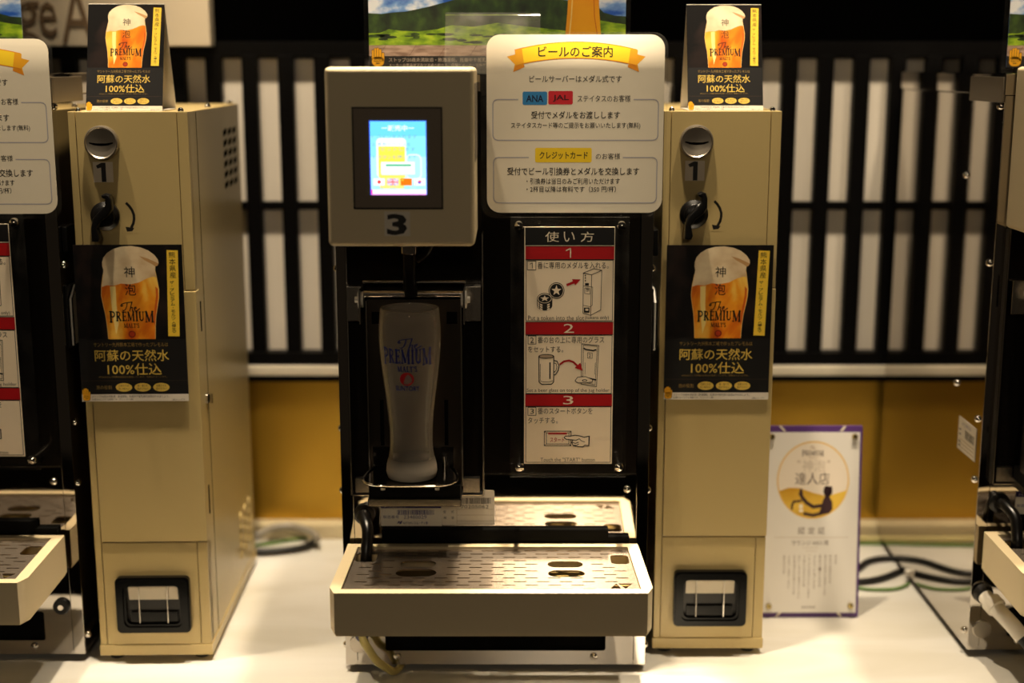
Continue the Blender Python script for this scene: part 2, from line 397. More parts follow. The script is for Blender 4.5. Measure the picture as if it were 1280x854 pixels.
def beer_poster(W, H):
    """black advertising print with a beer glass"""
    s = Sheet((73,62,581,778), W, H, M_SMOKE, .0012)
    s.rect(73,490,581,746, ink((10,8,8)), 1)
    out = [(213,440),(208,380),(200,335),(193,290),(196,245),(207,195),(210,175),(206,160),(206,140),(214,118),(232,98),(262,80),(300,70),(345,67),(390,74),(425,88),(452,108),(468,130),(470,146),(464,156),(454,160),(452,180),(459,220),(465,262),(463,300),(456,335),(446,380),(440,430),(437,490),(215,490)]
    s.poly(out, M_FOAM, 2)
    beer = [(215,490),(213,440),(208,380),(200,335),(193,290),(197,252),(222,244),(255,246),(290,236),(330,240),(372,232),(410,214),(440,205),(457,208),(459,222),(465,262),(463,300),(456,335),(446,380),(440,430),(437,490)]
    s.poly(beer, M_BEER, 3)
    s.poly([(470,146),(464,156),(454,160),(440,150),(405,132),(380,112),(420,124),(452,138)], ink((196,150,96)), 3)
    s.poly([(236,250),(262,248),(262,330),(268,420),(252,470),(244,400),(238,320)], ink((255,226,140)), 4)
    s.poly([(449,250),(460,262),(458,300),(446,372),(438,430),(434,420),(440,350),(450,290)], ink((206,92,14)), 4)
    s.line([(215,488),(213,440),(208,380),(200,335),(193,290),(197,245),(207,195)], 2.5, ink((240,196,120)), 5)
    s.line([(437,488),(440,430),(446,380),(456,335),(463,300),(465,262),(459,222),(452,180)], 2.5, ink((240,196,120)), 5)
    s.text('神', 306,160,356,208, INK, 6); s.text('泡', 305,238,357,290, INK, 6)
    s.script_the(280,318,372,368, INK, 6, 4.2)
    s.serif('PREMIUM', 225,362,438,413, INK, 6, (0,6)); s.serif("MALT'S", 292,418,365,438, INK, 6)
    s.ell(328,467,17,16, ink((120,30,10)), 6); s.ell(328,467,12,11, ink((176,52,14)), 7)
    s.poly([(510,86),(563,88),(552,478),(498,477)], YEL, 2)
    s.vtext('熊本県産', 534, 92, 214, 30, INK, 4); s.vtext('ザ・プレミアム・モルツ〈樽生〉', 527, 224, 470, 20, INK, 4, .01)
    s.text('サントリー九州熊本工場で作ったプレモルは', 143,505,495,525, GOLDD, 3)
    s.text('阿蘇の天然水', 145,538,497,592, GOLD, 3, .006); s.text('100%仕込', 202,601,458,656, GOLD, 3, .006)
    s.text('※仕込水として阿蘇の伏流水を使用しています。写真はイメージです。', 158,660,482,669, GOLDD, 3)
    s.line([(75,682),(577,682)], 2, ink((60,46,30)), 2)
    s.text('泡の役割', 143,703,217,722, GOLDD, 3)
    for cx, a, b in ((275,'口あたりの','良い味わい'), (364,'味・香りを','逃がさない'), (453,'炭酸ガスを','逃がさない')):
        s.ell(cx, 713, 39, 20, GOLD, 2); s.text(a, cx-24, 700, cx+24, 711, INK, 3); s.text(b, cx-26, 714, cx+26, 725, INK, 3)
    s.rect(73,745,581,778, ink((226,216,200)), 2)
    s.text('ストップ!20歳未満飲酒・飲酒運転。妊娠中や授乳期の飲酒はやめましょう。', 120,750,488,761, INK, 3)
    s.text('お酒はなによりも適量です。サントリー(株)', 120,764,316,774, INK, 3); s.text('写真はイメージです', 502,767,562,775, INK, 3)
    hand_icon(s, 76,717,114,774, 4)
    return s

def dome(mb, o, axis, r, m=None):
    m = m or M_CHROME
    mb.lathe([(r, -.0005), (r, .0008), (r*.92, .0022), (r*.68, .0036), (r*.34, .0044), (.0001, .0046)], o, axis, m, 18, cap=False)

# ------------------------------------------------------------------ the setting
WALL_Y = .50
zg0 = .024; zg1 = at(360, 475, WALL_Y)[1]
M_CTR = ramp_mat('pale_stone_counter', [(.35,(206,202,190)), (.5,(218,215,207)), (.7,(226,224,218))], 3.2, (.6,2.6,1), .28, 6, .8)
b = MB(); b.box(-1.6, 1.6, -.19, .56, -.045, 0, M_CTR, .004)
ct = empty('countertop', (0,0,0)); tag(ct, 'pale cream stone-effect counter that the beer machines stand on', 'counter')
b.build('counter_slab', ct)
b = MB(); b.box(-1.58, 1.58, -.17, -.14, -.90, -.0455, mat('dark_counter_front', (44,34,26), .5, var=.2, bscale=20)); b.build('counter_front_panel', ct)
b = MB(); b.box(-3, 3, -4, 3, -.95, -.90, mat('dark_floor_tiles', (60,52,44), .6, var=.2, bscale=5)); struct(b.build('floor'))
b = MB(); b.box(-3, 3, -4, 3, 2.1, 2.15, mat('dark_ceiling', (34,29,25), .8, var=.2, bscale=5)); struct(b.build('ceiling'))
M_GOLDW = mat('gold_laminate', (196,154,54), .34, .75, bump=.06, bscale=60, stretch=(18,1,1), var=.06)
b = MB(); b.box(-1.6, 1.6, WALL_Y, .56, .0, zg1, M_GOLDW); struct(b.build('wall_back'))
b = MB(); b.box(-1.6, 1.6, .47, WALL_Y-.0005, .0, zg0, mat('beige_skirting', (214,198,160), .4, var=.05, bscale=20), .003); struct(b.build('baseboard_back'))
zr0 = at(360, 469, .49)[1]; zr1 = at(360, 457, .49)[1]
b = MB(); b.box(-1.6, 1.6, .484, .56, zr0, zr1, mat('white_ledge', (238,228,206), .4, var=.04, bscale=20), .002); struct(b.build('trim_1'))
b = MB(); b.box(-1.6, 1.6, .488, .56, zg1, zr0, M_BLACKM); struct(b.build('trim_2'))
# wall above
zt = at(360, 62, .49)[1]
b = MB(); b.box(-1.6, 1.6, .57, .60, -.9, 2.1, mat('black_wall', (10,9,8), .7, var=.3, bscale=8)); struct(b.build('wall_rear'))
# black lattice with white panels behind
M_LATT = mat('black_lacquer_wood', (4,3,3), .5, spec=.15, bump=.05, bscale=60)
lat = empty('lattice_screen', (0, .49, 0)); tag(lat, 'black wooden lattice screen with tall white panels behind its bars', 'screen')
M_SLAT = mat('white_shoji_panel', (244,234,218), .7, var=.05, bscale=14, stretch=(6,1,1))
zb = at(360, 441, .49)[1]; zm = at(360, 258, .49)[1]
b = MB(); b.box(-1.58, 1.58, .022, .028, zb+.0005, zt-.0125, M_SLAT); b.build('white_panel', lat)
b = MB(); b.box(-1.58, 1.58, .0, .047, zr1+.001, zb, M_LATT, .001); b.build('bottom_rail', lat)
b = MB(); b.box(-1.58, 1.58, .008, .047, zt-.012, zt+.0115, M_LATT, .001); b.build('top_rail', lat)
b = MB(); b.box(-1.58, 1.58, .009, .0215, zm-.006, zm+.006, M_LATT, .001); b.build('middle_rail', lat)
x336 = at(336, 160, .49)[0]; x1053 = at(1053, 160, .49)[0]; per = (x1053-x336)/16
for k in range(-14, 32):
    xc = x336 + per*(k+.5)
    if abs(xc) > 1.5: continue
    b = MB(); b.box(xc-per*.215, xc+per*.215, .003, .0215, zb-.004, zt-.008, M_LATT, .001); b.build('bar', lat)
# black fascia above the lattice
b = MB(); b.box(-1.6, 1.6, .503, .56, zt+.012, 1.4, mat('black_fascia', (3,3,3), .8, spec=0, var=.2, bscale=12)); struct(b.build('trim_3'))
# white sign board with letters, upper left
sx0 = at(-330, 30, .47)[0]; sx1 = at(262, 30, .47)[0]; sz0 = at(150, 58, .47)[1]
b = MB(); M_SGN = mat('white_sign_board', (240,224,196), .5, var=.04, bscale=12)
b.box(sx0, sx1, .47, .5025, sz0, sz0+.30, M_SGN, .002)
sg = empty('wall_sign', (0,0,0)); tag(sg, 'white wall sign with raised letters, their shading painted brown, above the black lattice', 'sign')
b.build('board', sg)
M_LET = mat('letter_shade_brown', (128,104,78), .5, var=.1, bscale=40)  # brown stands for the shading on pale raised letters
def letter3d(ch, px0, px1, py0, py1, Y=.468):
    vs, fs = text_geo(ch, -.004); xa, za = at(px0, py1, Y); xb, zb_ = at(px1, py0, Y)
    m = MB(); i = m.mi(M_LET)
    V = [m.bm.verts.new((xa+(xb-xa)*a, Y, za+(zb_-za)*c)) for a, c in vs]
    F = []
    for f in fs:
        try: F.append(m.bm.faces.new([V[k] for k in f]))
        except ValueError: pass
    r = bmesh.ops.extrude_face_region(m.bm, geom=F)
    bmesh.ops.translate(m.bm, verts=[v for v in r['geom'] if isinstance(v, bmesh.types.BMVert)], vec=(0, .004, 0))
    m.build('letter', sg, 20)
letter3d('g', 22, 48, 2, 66); letter3d('e', 50, 69, 2, 46); letter3d('A', 78, 114, -18, 54)

# ------------------------------------------------------------------ beer dispenser
CX = -.02
def loc(px, py, Y): x, z = at(px, py, Y); return x-CX, z
disp = empty('beer_dispenser', (CX, 0, 0))
tag(disp, 'beer dispenser with a lit screen and number 3, holding the empty glass', 'beer dispenser', 'beer dispensers along the counter')
HW = .18; TOP = .709
zs = loc(620, 592, 0)[1]           # seam between the upper and the lower front
b = MB(); b.box(-.1765, .1765, .006, .43, .012, TOP-.003, M_BLACKM); b.build('housing', disp)
for sgn in (-1, 1):
    b = MB(); x0, x1 = sorted((sgn*.1775, sgn*HW)); b.box(x0, x1, 0, .43, .010, .684, M_MIRR, .0006)
    x0, x1 = sorted((sgn*.166, sgn*HW)); b.box(x0, x1, -.0018, .0, .010, .684, M_MIRR, .0005)
    sp = b.build('side_panel', disp)
    for (yy, zz) in ((.012, .672), (.115, .585), (.012, .49), (.10, .325), (.015, .30), (.012, .225), (.012, .03)):
        m = MB(); dome(m, (sgn*HW, yy, zz), (sgn, 0, 0), .0045); m.build('screw', sp)
    b = MB(); x0, x1 = sorted((sgn*.1795, sgn*.183)); b.box(x0, x1, .001, .115, .676, .705, mat('satin_steel', (150,138,120), .35, .9, var=.05, bscale=40), .001); b.build('corner_plate', disp)
b = MB(); b.box(-.1815, .1815, -.002, .432, .6845, TOP, M_MIRR, .0012); b.build('top_cover', disp)
b = MB(); b.box(-.1655, .1655, -.001, .006, zs+.001, .684, M_DARKS, .0004); b.build('front_panel', disp)
# narrow bright seam and the polished lower front with its service slot
b = MB(); b.box(-.1655, .1655, -.0025, .006, zs-.0012, zs+.0008, M_CHROME); b.build('seam_strip', disp)
sxa, sza = loc(482, 813, 0); sxb, szb = loc(757, 790, 0)
zb1 = loc(478, 675, 0)[1]
b = MB(); b.plate([(-.1655,.010),(.1655,.010),(.1655,zs-.0013),(-.1655,zs-.0013)], [rrect(sxa, sxb, sza, szb+.014, .003, 3)], 'XZ', -.0012, .003, M_MIRR)
lp = b.build('lower_panel', disp)
for px in (497, 742): m = MB(); x, z = loc(px, 820, 0); dome(m, (x, -.001, z), (0,-1,0), .0046); m.build('screw', lp)
for px, py in ((784, 611), (446, 611)): m = MB(); x, z = loc(px, py, 0); dome(m, (x, -.001, z), (0,-1,0), .0046); m.build('screw', lp)
x, z = loc(445, 800, 0)
b = MB(); b.cyl((x+.004, -.0035, z-.004), (x+.004, -.001, z-.004), .0115, M_BRUSH, 28, .0006); b.build('knockout_plug', lp)
x, z = loc(781, 775, 0)
b = MB(); b.cyl((x, -.006, z+.006), (x, -.001, z+.006), .010, M_BLACK, 24, .001); b.cyl((x, -.008, z+.006), (x, -.006, z+.006), .0035, M_CHROME, 14); b.build('lock_cap', lp)
xa, za = loc(478, 676, 0); xb, z2 = loc(760, 659, 0)
b = MB(); b.box(xa, xb, -.009, -.0012, za, z2, M_BLACKM, .0015); xc = loc(786, 670, 0)[0]; b.box(xb-.001, xc, -.009, -.0012, za, loc(478, 668, 0)[1], M_BLACKM, .001); b.build('tray_support', disp)
# rating labels on the lower front
def barcode(s, x0, y0, x1, y1, m, lv=2, seed=1):
    r = random.Random(seed); x = x0
    while x < x1:
        wd = r.choice((1, 1, 2, 3))*.5*(x1-x0)/60; s.rect(x, y0, min(x+wd, x1), y1, m, lv); x += wd + r.choice((1, 1, 2))*.5*(x1-x0)/60
xa, za = loc(477, 657, 0); xb, z2 = loc(552, 627.5, 0); NAVY = ink((40,36,110)); LB = ink((236,230,216))
s = Sheet((282,598,738,768), xb-xa, z2-za, LB, .0004)
s.rect(282,600,735,640, NAVY); s.text('日本工業株式会社', 305,614,468,634, LB, 2); barcode(s, 402,652,680,688, NAVY, 2, 3)
s.text('製造番号', 296,692,415,714, NAVY, 2); s.text('23480029', 452,692,624,716, NAVY, 2)
s.poly([(398,754),(410,734),(424,734),(420,746),(430,732),(442,732),(430,754),(416,754),(420,742)], NAVY, 2); s.text('NITTOKU エム・ディ部', 446,736,632,756, NAVY, 2, .01)
s.build('rating_label', disp, ((xa+xb)/2, -.0018, za))
xa, za = loc(552.5, 656, 0); xb, z2 = loc(618, 612.5, 0)
s = Sheet((748,504,1146,766), xb-xa, z2-za, ink((236,228,212)), .0004, .002)
barcode(s, 902,560,1118,606, INK, 2, 5); s.text('70205062', 893,614,1102,640, INK, 2)
for t, cx, cy in (('型',770,665),('式',830,665),('機',772,710),('番',830,710)): s.text(t, cx-10, cy-10, cx+10, cy+10, INK, 2)
for yy in (646, 690, 734, 760): s.line([(862,yy),(1140,yy)], 1.6, GOLDD, 2)
s.line([(862,646),(862,760)], 1.6, GOLDD, 2)
s.build('rating_label', disp, ((xa+xb)/2, -.0017, za))
# right side: white pull pad and small black catch (seen along the side of the neighbouring machine)
zp0 = loc(815, 441, .01)[1]; zp1 = loc(815, 362, .01)[1]
b = MB(); b.box(.180, .1825, .008, .075, zp0, zp1, M_BLACK, .0008); b.prism([(.012,zp0+.002),(.072,zp0+.002),(.074,zp1-.004),(.03,zp1-.002),(.012,zp1-.016)], 'YZ', .1825, .1875, M_WHITEP, .0015); b.build('door_pull', disp)
b = MB(); b.box(.180, .187, .010, .040, loc(815,322,0)[1], loc(815,288,0)[1], M_BLACK, .002); b.build('door_catch', disp)
for sx in (-.14, .14):
    for yy in (.035, .39):
        b = MB(); b.cyl((sx, yy, 0), (sx, yy, .0125), .014, M_RUBBER, 20, .001); b.build('rubber_foot', disp)
# ---- drip tray
TX0, TX1, TY0, TY1, TZ0, TZ1 = -.1765, .1715, -.166, -.0115, .117, .1665
tray = empty('drip_tray', (0,0,0)); tray.parent = disp
def tray_outline(g=0):
    return [(TX0+.004+g, TY1-g), (TX0+g, TY0+.017), (TX0+.0065+g*.6, TY0+g), (TX1-.0065-g*.6, TY0+g), (TX1-g, TY0+.017), (TX1-.004-g, TY1-g)]
GX0, GX1, GY0, GY1 = TX0+.0125, TX1-.0125, TY0+.012, TY1-.010
gin = [(GX0+.004, GY1), (GX0, GY0), (GX1, GY0), (GX1-.004, GY1)]
b = MB(); b.plate(tray_outline(), [gin], 'XY', TZ0+.003, TZ1, M_HEAD); b.prism(tray_outline(.0015), 'XY', TZ0, TZ0+.003, M_HEAD); b.build('tray_body', tray)
b = MB(); b.box(GX0-.002, GX1+.002, GY0-.002, GY1+.002, TZ0+.003, TZ0+.020, M_BASIN); b.build('tray_basin', tray)
def slot(cx, cy, L, wd, n=4):
    r = wd/2
    return [(cx+L/2-r+r*math.cos(math.radians(-90+180*k/n)), cy+r*math.sin(math.radians(-90+180*k/n))) for k in range(n+1)] + [(cx-L/2+r+r*math.cos(math.radians(90+180*k/n)), cy+r*math.sin(math.radians(90+180*k/n))) for k in range(n+1)]
def T(px, py):   # point on the grid plane seen in the photograph
    x = (px-640)/F_PX; y = (427-py)/F_PX
    d = Vector((x, math.cos(PITCH)+y*math.sin(PITCH), -math.sin(PITCH)+y*math.cos(PITCH)))
    t = (TZ1-.003-CAM_H)/d.z; return x*t-CX, -DIST+d.y*t
holes = []; bigs = []
zx = lambda X: 390+X*450/1280; zy = lambda Y: 590+Y*264/751
for X0, X1, Y0, Y1 in ((836,965,318,340),(838,972,350,374),(316,440,316,338),(300,440,346,372)):
    x0, y1 = T(zx(X0), zy(Y0)); x1, y0 = T(zx(X1), zy(Y1)); bigs.append((x0, x1, y0, y1)); holes.append(slot((x0+x1)/2, (y0+y1)/2, x1-x0, y1-y0, 8))
for X0, X1, Y0, Y1 in ((1058,1130,296,328),(160,226,288,320)):
    x0, y1 = T(zx(X0), zy(Y0)); x1, y0 = T(zx(X1), zy(Y1)); bigs.append((x0, x1, y0, y1)); holes.append(rrect(x0, x1, y0, y1, .006, 5))
for tri in ([(1060,415),(1082,397),(1100,415)], [(1088,397),(1140,397),(1116,416)]):
    P = [T(zx(a), zy(c)) for a, c in tri]; holes.append(P)
xs = [T(zx(a), zy(400))[0] for a in (1056,1142)]; bigs.append((xs[0], xs[1], T(zx(1100),zy(418))[1], T(zx(1100),zy(396))[1]))
NR = 12
for r in range(NR):
    cy = GY0+.008+(GY1-GY0-.014)*r/(NR-1); cx = GX0+.018+(.0125 if r % 2 else 0)
    while cx < GX1-.012:
        L, wd = .0148, .0025
        if not any(cx+L/2+.002 > B[0] and cx-L/2-.002 < B[1] and cy+wd/2+.0015 > B[2] and cy-wd/2-.0015 < B[3] for B in bigs): holes.append(slot(cx, cy, L, wd))
        cx += .025
e = .0006
b = MB(); b.plate([(GX0+.004+e, GY1-e), (GX0+e, GY0+e), (GX1-e, GY0+e), (GX1-.004-e, GY1-e)], holes, 'XY', TZ1-.0045, TZ1-.003, M_GRID)
b.build('drip_grid', tray)
# drain pipe from the lower front down into the tray
x, z = loc(456, 642, 0); hx, hy = T(zx(193), zy(306))
b = MB(); b.lathe([(.0125,0),(.0125,.004),(.009,.008)], (x, -.001, z), (0,-1,0), M_RUBBER, 24)
b.tube([(x, -.004, z), (x+.001, -.02, z+.002), (hx+.001, hy+.012, z-.008), (hx, hy, z-.03), (hx, hy, TZ1-.012)], .0068, M_BLACK, 14); b.build('drain_pipe', disp)
# clear drain hose under the tray
x, z = loc(452, 800, -.01)
b = MB(); P = [(x, -.004, z+.004), (x+.003, -.016, z+.001)]
for px, py in ((461, 812), (470, 825), (482, 834)): q = loc(px, py, -.024); P.append((q[0], -.024, q[1]))
P += [(P[-1][0]+.010, -.010, .0052), (P[-1][0]+.018, .03, .0052), (P[-1][0]+.02, .12, .0052)]
b.tube(P, .0048, mat('clear_yellowed_hose', (222,206,130), .2, var=.1, bscale=60, trans=.35), 12)
b.lathe([(.008,0),(.008,.006)], (x, -.0015, z+.004), (0,-1,0), mat('blue_grey_clip', (92,92,120), .4, var=.1), 16); hose = b.build('drain_hose', disp)
# ---- screen head
HX0, HX1, HZ0, HZ1, HY = -.1705, -.0185, .5335, .7165, -.13
head = empty('screen_head', (0,0,0)); head.parent = disp
b = MB(); b.box(HX0, HX1, HY, -.002, HZ0, HZ1, M_HEAD, .005, 3); b.build('head_shell', head)
zq = lambda X: 440+X/5.025; zr = lambda Y: 130+Y/5.025
def hl(X, Y, d=HY): return loc(zq(X), zr(Y), d)
xa, za = hl(12, 660); xb, z2 = hl(567, 18)
b = MB(); b.plate([(xa,za),(xb,za),(xb,z2),(xa,z2)], [[(xa+.0014,za+.0014),(xb-.0014,za+.0014),(xb-.0014,z2-.0014),(xa+.0014,z2-.0014)]], 'XZ', HY-.0018, HY+.001, M_BLACK)
b.box(xa+.0014, xb-.0014, HY-.0009, HY+.001, za+.0014, z2-.0014, mat('grey_screen_surround', (118,104,88), .5, var=.03, bscale=60)); bz = b.build('screen_bezel', head)
xa, za = hl(117, 571); xb, z2 = hl(466, 105); EW = 1.3
s = Sheet((117,105,466,571), xb-xa, z2-za, glow((110,215,250), EW), .0003)
s.rect(117,105,122,571, glow((60,70,255), EW), 1); s.rect(117,105,466,109, glow((60,90,255), EW), 1); s.rect(462,105,466,571, glow((90,120,255), EW), 1)
s.rect(122,200,462,330, glow((140,228,250), EW), 1); s.rect(122,330,462,535, glow((176,240,250), EW), 1)
gt = glow((120,170,190), EW); wh = glow((245,252,255), EW)
s.text('ー販売中ー', 192,132,392,170, wh, 4, .02)
s.rr(158,212,342,460, 26, wh, 2); s.rect(170,265,334,460, glow((250,228,80), EW), 3); s.rect(176,400,326,530, glow((252,232,120), EW), 3)
s.loop(rrect(342,432,318,470, 30), 12, glow((220,248,255), EW), 2)
s.text('1. コインを入れます', 134,192,408,216, gt, 4); s.text('2. 専用のグラスを', 134,240,370,264, gt, 4); s.text('セットします', 182,272,398,294, gt, 4); s.text('3. ボタンを押します', 134,320,404,344, gt, 4)
s.rect(190,366,398,446, glow((170,200,210), EW), 4); s.rect(185,362,393,441, glow((250,250,250), EW), 5); s.rect(215,377,370,390, glow((80,190,140), EW), 6)
for k, cx in enumerate((172, 256, 339, 421)):
    x0, x1, y0, y1 = cx-35, cx+35, 466, 511
    s.rect(x0, y0, x1, y1, glow((250,250,250), EW) if k != 2 else glow((255,120,20), EW), 4)
    if k == 0: s.ell(cx, 489, 11, 11, glow((250,60,60), EW), 5)
    if k == 1:
        bl = glow((150,160,220), EW); rd = glow((250,110,120), EW)
        for q in ([(x0,y0+6),(x0,y0+17),(x0+18,y0+17)], [(x0+10,y0),(cx-6,y0),(cx-6,y0+14)], [(x1,y0+6),(x1,y0+17),(x1-18,y0+17)], [(x1-10,y0),(cx+6,y0),(cx+6,y0+14)], [(x0,y1-6),(x0,y1-17),(x0+18,y1-17)], [(x0+10,y1),(cx-6,y1),(cx-6,y1-14)], [(x1,y1-6),(x1,y1-17),(x1-18,y1-17)], [(x1-10,y1),(cx+6,y1),(cx+6,y1-14)]): s.poly(q, bl, 5)
        s.line([(x0,y0),(x1,y1)], 2.5, rd, 5); s.line([(x0,y1),(x1,y0)], 2.5, rd, 5); s.rect(cx-4,y0,cx+4,y1, rd, 6); s.rect(x0,485,x1,493, rd, 6)
    if k == 2:
        s.poly([(cx-22+8*math.cos(math.radians(90+i*36))*(1 if i % 2 == 0 else .4), 477-8*math.sin(math.radians(90+i*36))*(1 if i % 2 == 0 else .4)) for i in range(10)], glow((255,225,60), EW), 5)
    if k == 3:
        s.ell(cx, 489, 11, 11, glow((240,80,110), EW), 5); s.poly(ell(cx, 489, 11, 11, 14, 0, 180), glow((70,90,220), EW), 6)
        for a, c in ((-24,-12),(24,-12),(-24,12),(24,12)): s.rect(cx+a-5, 489+c-3, cx+a+5, 489+c+3, glow((150,150,160), EW), 5)
for x0, t in ((150,'日本語'), (238,'English'), (318,'中文'), (400,'한국어')): s.text(t, x0, 518, x0+44, 530, gt, 5)
s.rect(122,536,462,571, glow((255,238,246), EW), 4); s.rect(122,536,130,571, glow((255,60,150), EW), 5); s.rect(122,564,462,571, glow((240,150,240), EW), 5)
s.text('タッチパネルに触れてください', 150,544,430,558, glow((210,215,230), EW), 5)
d = s.build('screen_display', bz, ((xa+xb)/2, HY-.0013, za)); d['label'] = 'lit pale blue touch screen'
xa, za = hl(205, 830); xb, z2 = hl(364, 676)
s = Sheet((205,676,364,830), xb-xa, z2-za, ink((226,216,200)), .0004); s.text('3', 220,690,345,824, INK, 2, .035)
ns = s.build('number_sticker', head, ((xa+xb)/2, HY-.0006, za)); ns['label'] = 'white sticker with a black 3'
b = MB(); b.box(HX1-.0002, HX1+.0005, -.115, -.012, .62, .70, mat('grey_label', (120,108,92), .5, var=.05)); b.build('side_label', head)
# ---- tap under the head
x, z = loc(512, 340, -.05)
b = MB(); b.cyl((x, -.05, .536), (x, -.05, .524), .014, M_BLACK, 24, .001); b.cyl((x, -.05, .526), (x, -.05, .515), .0095, M_CHROME, 20, .001)
b.tube([(x, -.05, .518), (x, -.05, .50), (x, -.048, .485), (x+.001, -.046, .468)], .0075, M_BLACK, 14); b.build('beer_tap', disp)
b = MB(); b.tube([(x+.02, -.03, .534), (x+.022, -.03, .524), (x+.016, -.03, .512), (x+.006, -.03, .505)], .004, M_BLACK, 10); b.build('foam_tap', disp)
# ---- glass lift
lx0, lzb = loc(440, 618, -.01); lx1, lzt = loc(603, 310, -.01)
b = MB()
b.box(lx0, lx1, -.007, -.001, lzb, .69, M_DARKS, .0004)
for xx in (lx0, lx1): b.box(xx-.0012, xx+.0012, -.013, -.001, lzb, .533, M_BRUSH, .0005)
b.box(lx0, lx1, -.013, -.001, lzb-.0015, lzb+.0015, M_CHROME, .0006)
for k, xx in enumerate((lx0+.004, lx1-.024)): b.box(xx, xx+.02, -.011, -.006, lzb+.002, lzb+.020, M_BRUSH, .0005)
b.build('lift_rail', disp)
YC = -.035
for k, (pa, pb) in enumerate(((434.5, 452), (581, 601))):
    xa, za = loc(pa, 401, -.025); xb, z2 = loc(pb, 358, -.025)
    b = MB(); b.box(xa, xb, -.028, -.026, za, z2, M_BRUSH, .0006)
    xo = xb if k == 0 else xa
    b.box(xo-.001, xo+.001, -.05, -.010, za, z2, M_BRUSH, .0006); b.box(xa, xb, -.028, -.009, z2-.0015, z2, M_BRUSH, .0004)
    br = b.build('lift_bracket', disp)
    m = MB(); sg_ = 1 if k == 0 else -1; zc = loc(512, 374, -.035)[1]
    m.lathe([(.009,0),(.009,.002),(.0075,.002),(.0075,.004),(.010,.004),(.010,.0062),(.004,.007),(.0035,.010)], (xo+sg_*.0035, -.038, zc), (-sg_, 0, 0), M_WHITEP, 20); m.build('bearing_washer', br)
xa, zc = loc(459, 370, -.04); xb = loc(575, 370, -.04)[0]
b = MB(); b.cyl((xa-.004, -.038, zc+.002), (xb+.004, -.038, zc+.002), .0042, M_CHROME, 16); b.cyl((xa-.006, -.03, zc+.014), (xb+.006, -.03, zc+.014), .002, M_CHROME, 10); b.build('pivot_bar', disp)
zq0 = loc(512, 603, -.03)[1]; zq1 = loc(512, 374, -.03)[1]
cxm = (xa+xb)/2
def slotp(x, z, w_, h_): return [(x-w_/2, z-h_/2), (x+w_/2, z-h_/2), (x+w_/2, z+h_/2), (x-w_/2, z+h_/2)]
zsl = loc(512, 528, -.03)[1]; zst = loc(512, 397, -.03)[1]
b = MB()
b.plate([(xa-.001,zq0),(xb+.001,zq0),(xb+.001,zq1),(xa-.001,zq1)], [slotp(loc(558,528,-.03)[0], zsl, .0045, .054), slotp(loc(478,528,-.03)[0], zsl, .0045, .054), slotp(cxm-.042, zst, .012, .014), slotp(cxm+.042, zst, .012, .014)], 'XZ', -.033, -.0315, mat('smoked_steel', (84,76,66), .3, .9, var=.1, bscale=20))
for xx in (xa-.001, xb+.001): b.box(xx-.0009, xx+.0009, -.045, -.0315, zq0, zq1, M_BRUSH, .0004)
b.box(xa-.001, xb+.001, -.0285, -.0275, zq0, zq1, M_BLACKM)
b.build('cradle_plate', disp)
# platform the glass stands on
PZ = .2675
xm = loc(514, 590, -.07)[0]
pl = [(xm-.043, -.034), (xm-.048, -.05), (xm-.052, -.075), (xm-.051, -.092), (xm-.043, -.104), (xm-.028, -.110), (xm+.028, -.110), (xm+.043, -.104), (xm+.051, -.092), (xm+.052, -.075), (xm+.048, -.05), (xm+.043, -.034)]
b = MB(); b.prism(pl, 'XY', PZ-.0018, PZ, mat('dark_mirror_steel', (70,62,54), .14, 1, var=.1, bscale=20))
P3 = [(p[0], p[1], PZ+.0008) for p in pl]; b.tube(P3, .0013, M_CHROME, 8, sub=4)
for k in (-1, 1): b.box(xm+k*.034-.012, xm+k*.034+.012, -.036, -.034, PZ, PZ+.024, M_DARKS, .0004)
for k in (-1, 1): b.cyl((xm+k*.03, -.09, PZ-.010), (xm+k*.03, -.09, PZ-.0018), .0025, M_WHITEP, 10)
b.cyl((xm+.036, -.040, PZ), (xm+.036, -.040, PZ+.014), .003, M_CHROME, 12); b.build('glass_platform', disp)
xa, za = loc(463, 628, -.035); xb, z2 = loc(576, 606, -.035)
b = MB(); b.box(xa, xb, -.050, -.012, za+.009, z2+.004, M_BLACKM, .001); b.box(xa-.001, xb+.001, -.052, -.010, za, za+.0095, M_BRUSH, .0008); b.build('cradle_base', disp)
# ---- instruction plate
IY = -.026
xa, za = loc(638, 596, IY); xb, z2 = loc(787, 271, IY)
ip = empty('instruction_plate', (0,0,0)); ip.parent = disp
b = MB(); b.box(xa, xb, IY-.004, IY, za, z2, M_ACR, .0006); ac = b.build('acrylic_cover', ip); ac['label'] = 'clear acrylic cover'
for px, py in ((648.5,282),(777,282),(649.5,583),(773.5,583)):
    m = MB(); x, z = loc(px, py, IY-.004); m.cyl((x, IY-.004, z), (x, -.001, z), .003, M_CHROME, 12); m.lathe([(.0055,0),(.0055,.003),(.0045,.0052),(.002,.0064),(.0001,.0066)], (x, IY-.004, z), (0,-1,0), M_CHROME, 20, False); m.build('dome_screw', ip)
xa, za = loc(655, 579.5, IY-.004); xb, z2 = loc(769, 283.5, IY-.004)
s = Sheet((655,283.5,769,579.5), xb-xa, z2-za, M_BEIGEP, .0008)
K = 5.336; WHT = ink((236,222,196))
s.view(640, 280, K)
s.rect(80,18,690,138, ink((8,7,8)), 1); s.rect(80,18,690,24, WHT, 2); s.rect(80,18,86,138, WHT, 2); s.rect(684,18,690,138, WHT, 2)
for t, x0, x1 in (('使',220,312), ('い',344,418), ('方',458,546)): s.text(t, x0, 50, x1, 116, WHT, 3, 0)
def frame(y0, y1): s.loop([(92,y0),(678,y0),(678,y1),(92,y1)], 4, INK, 2)
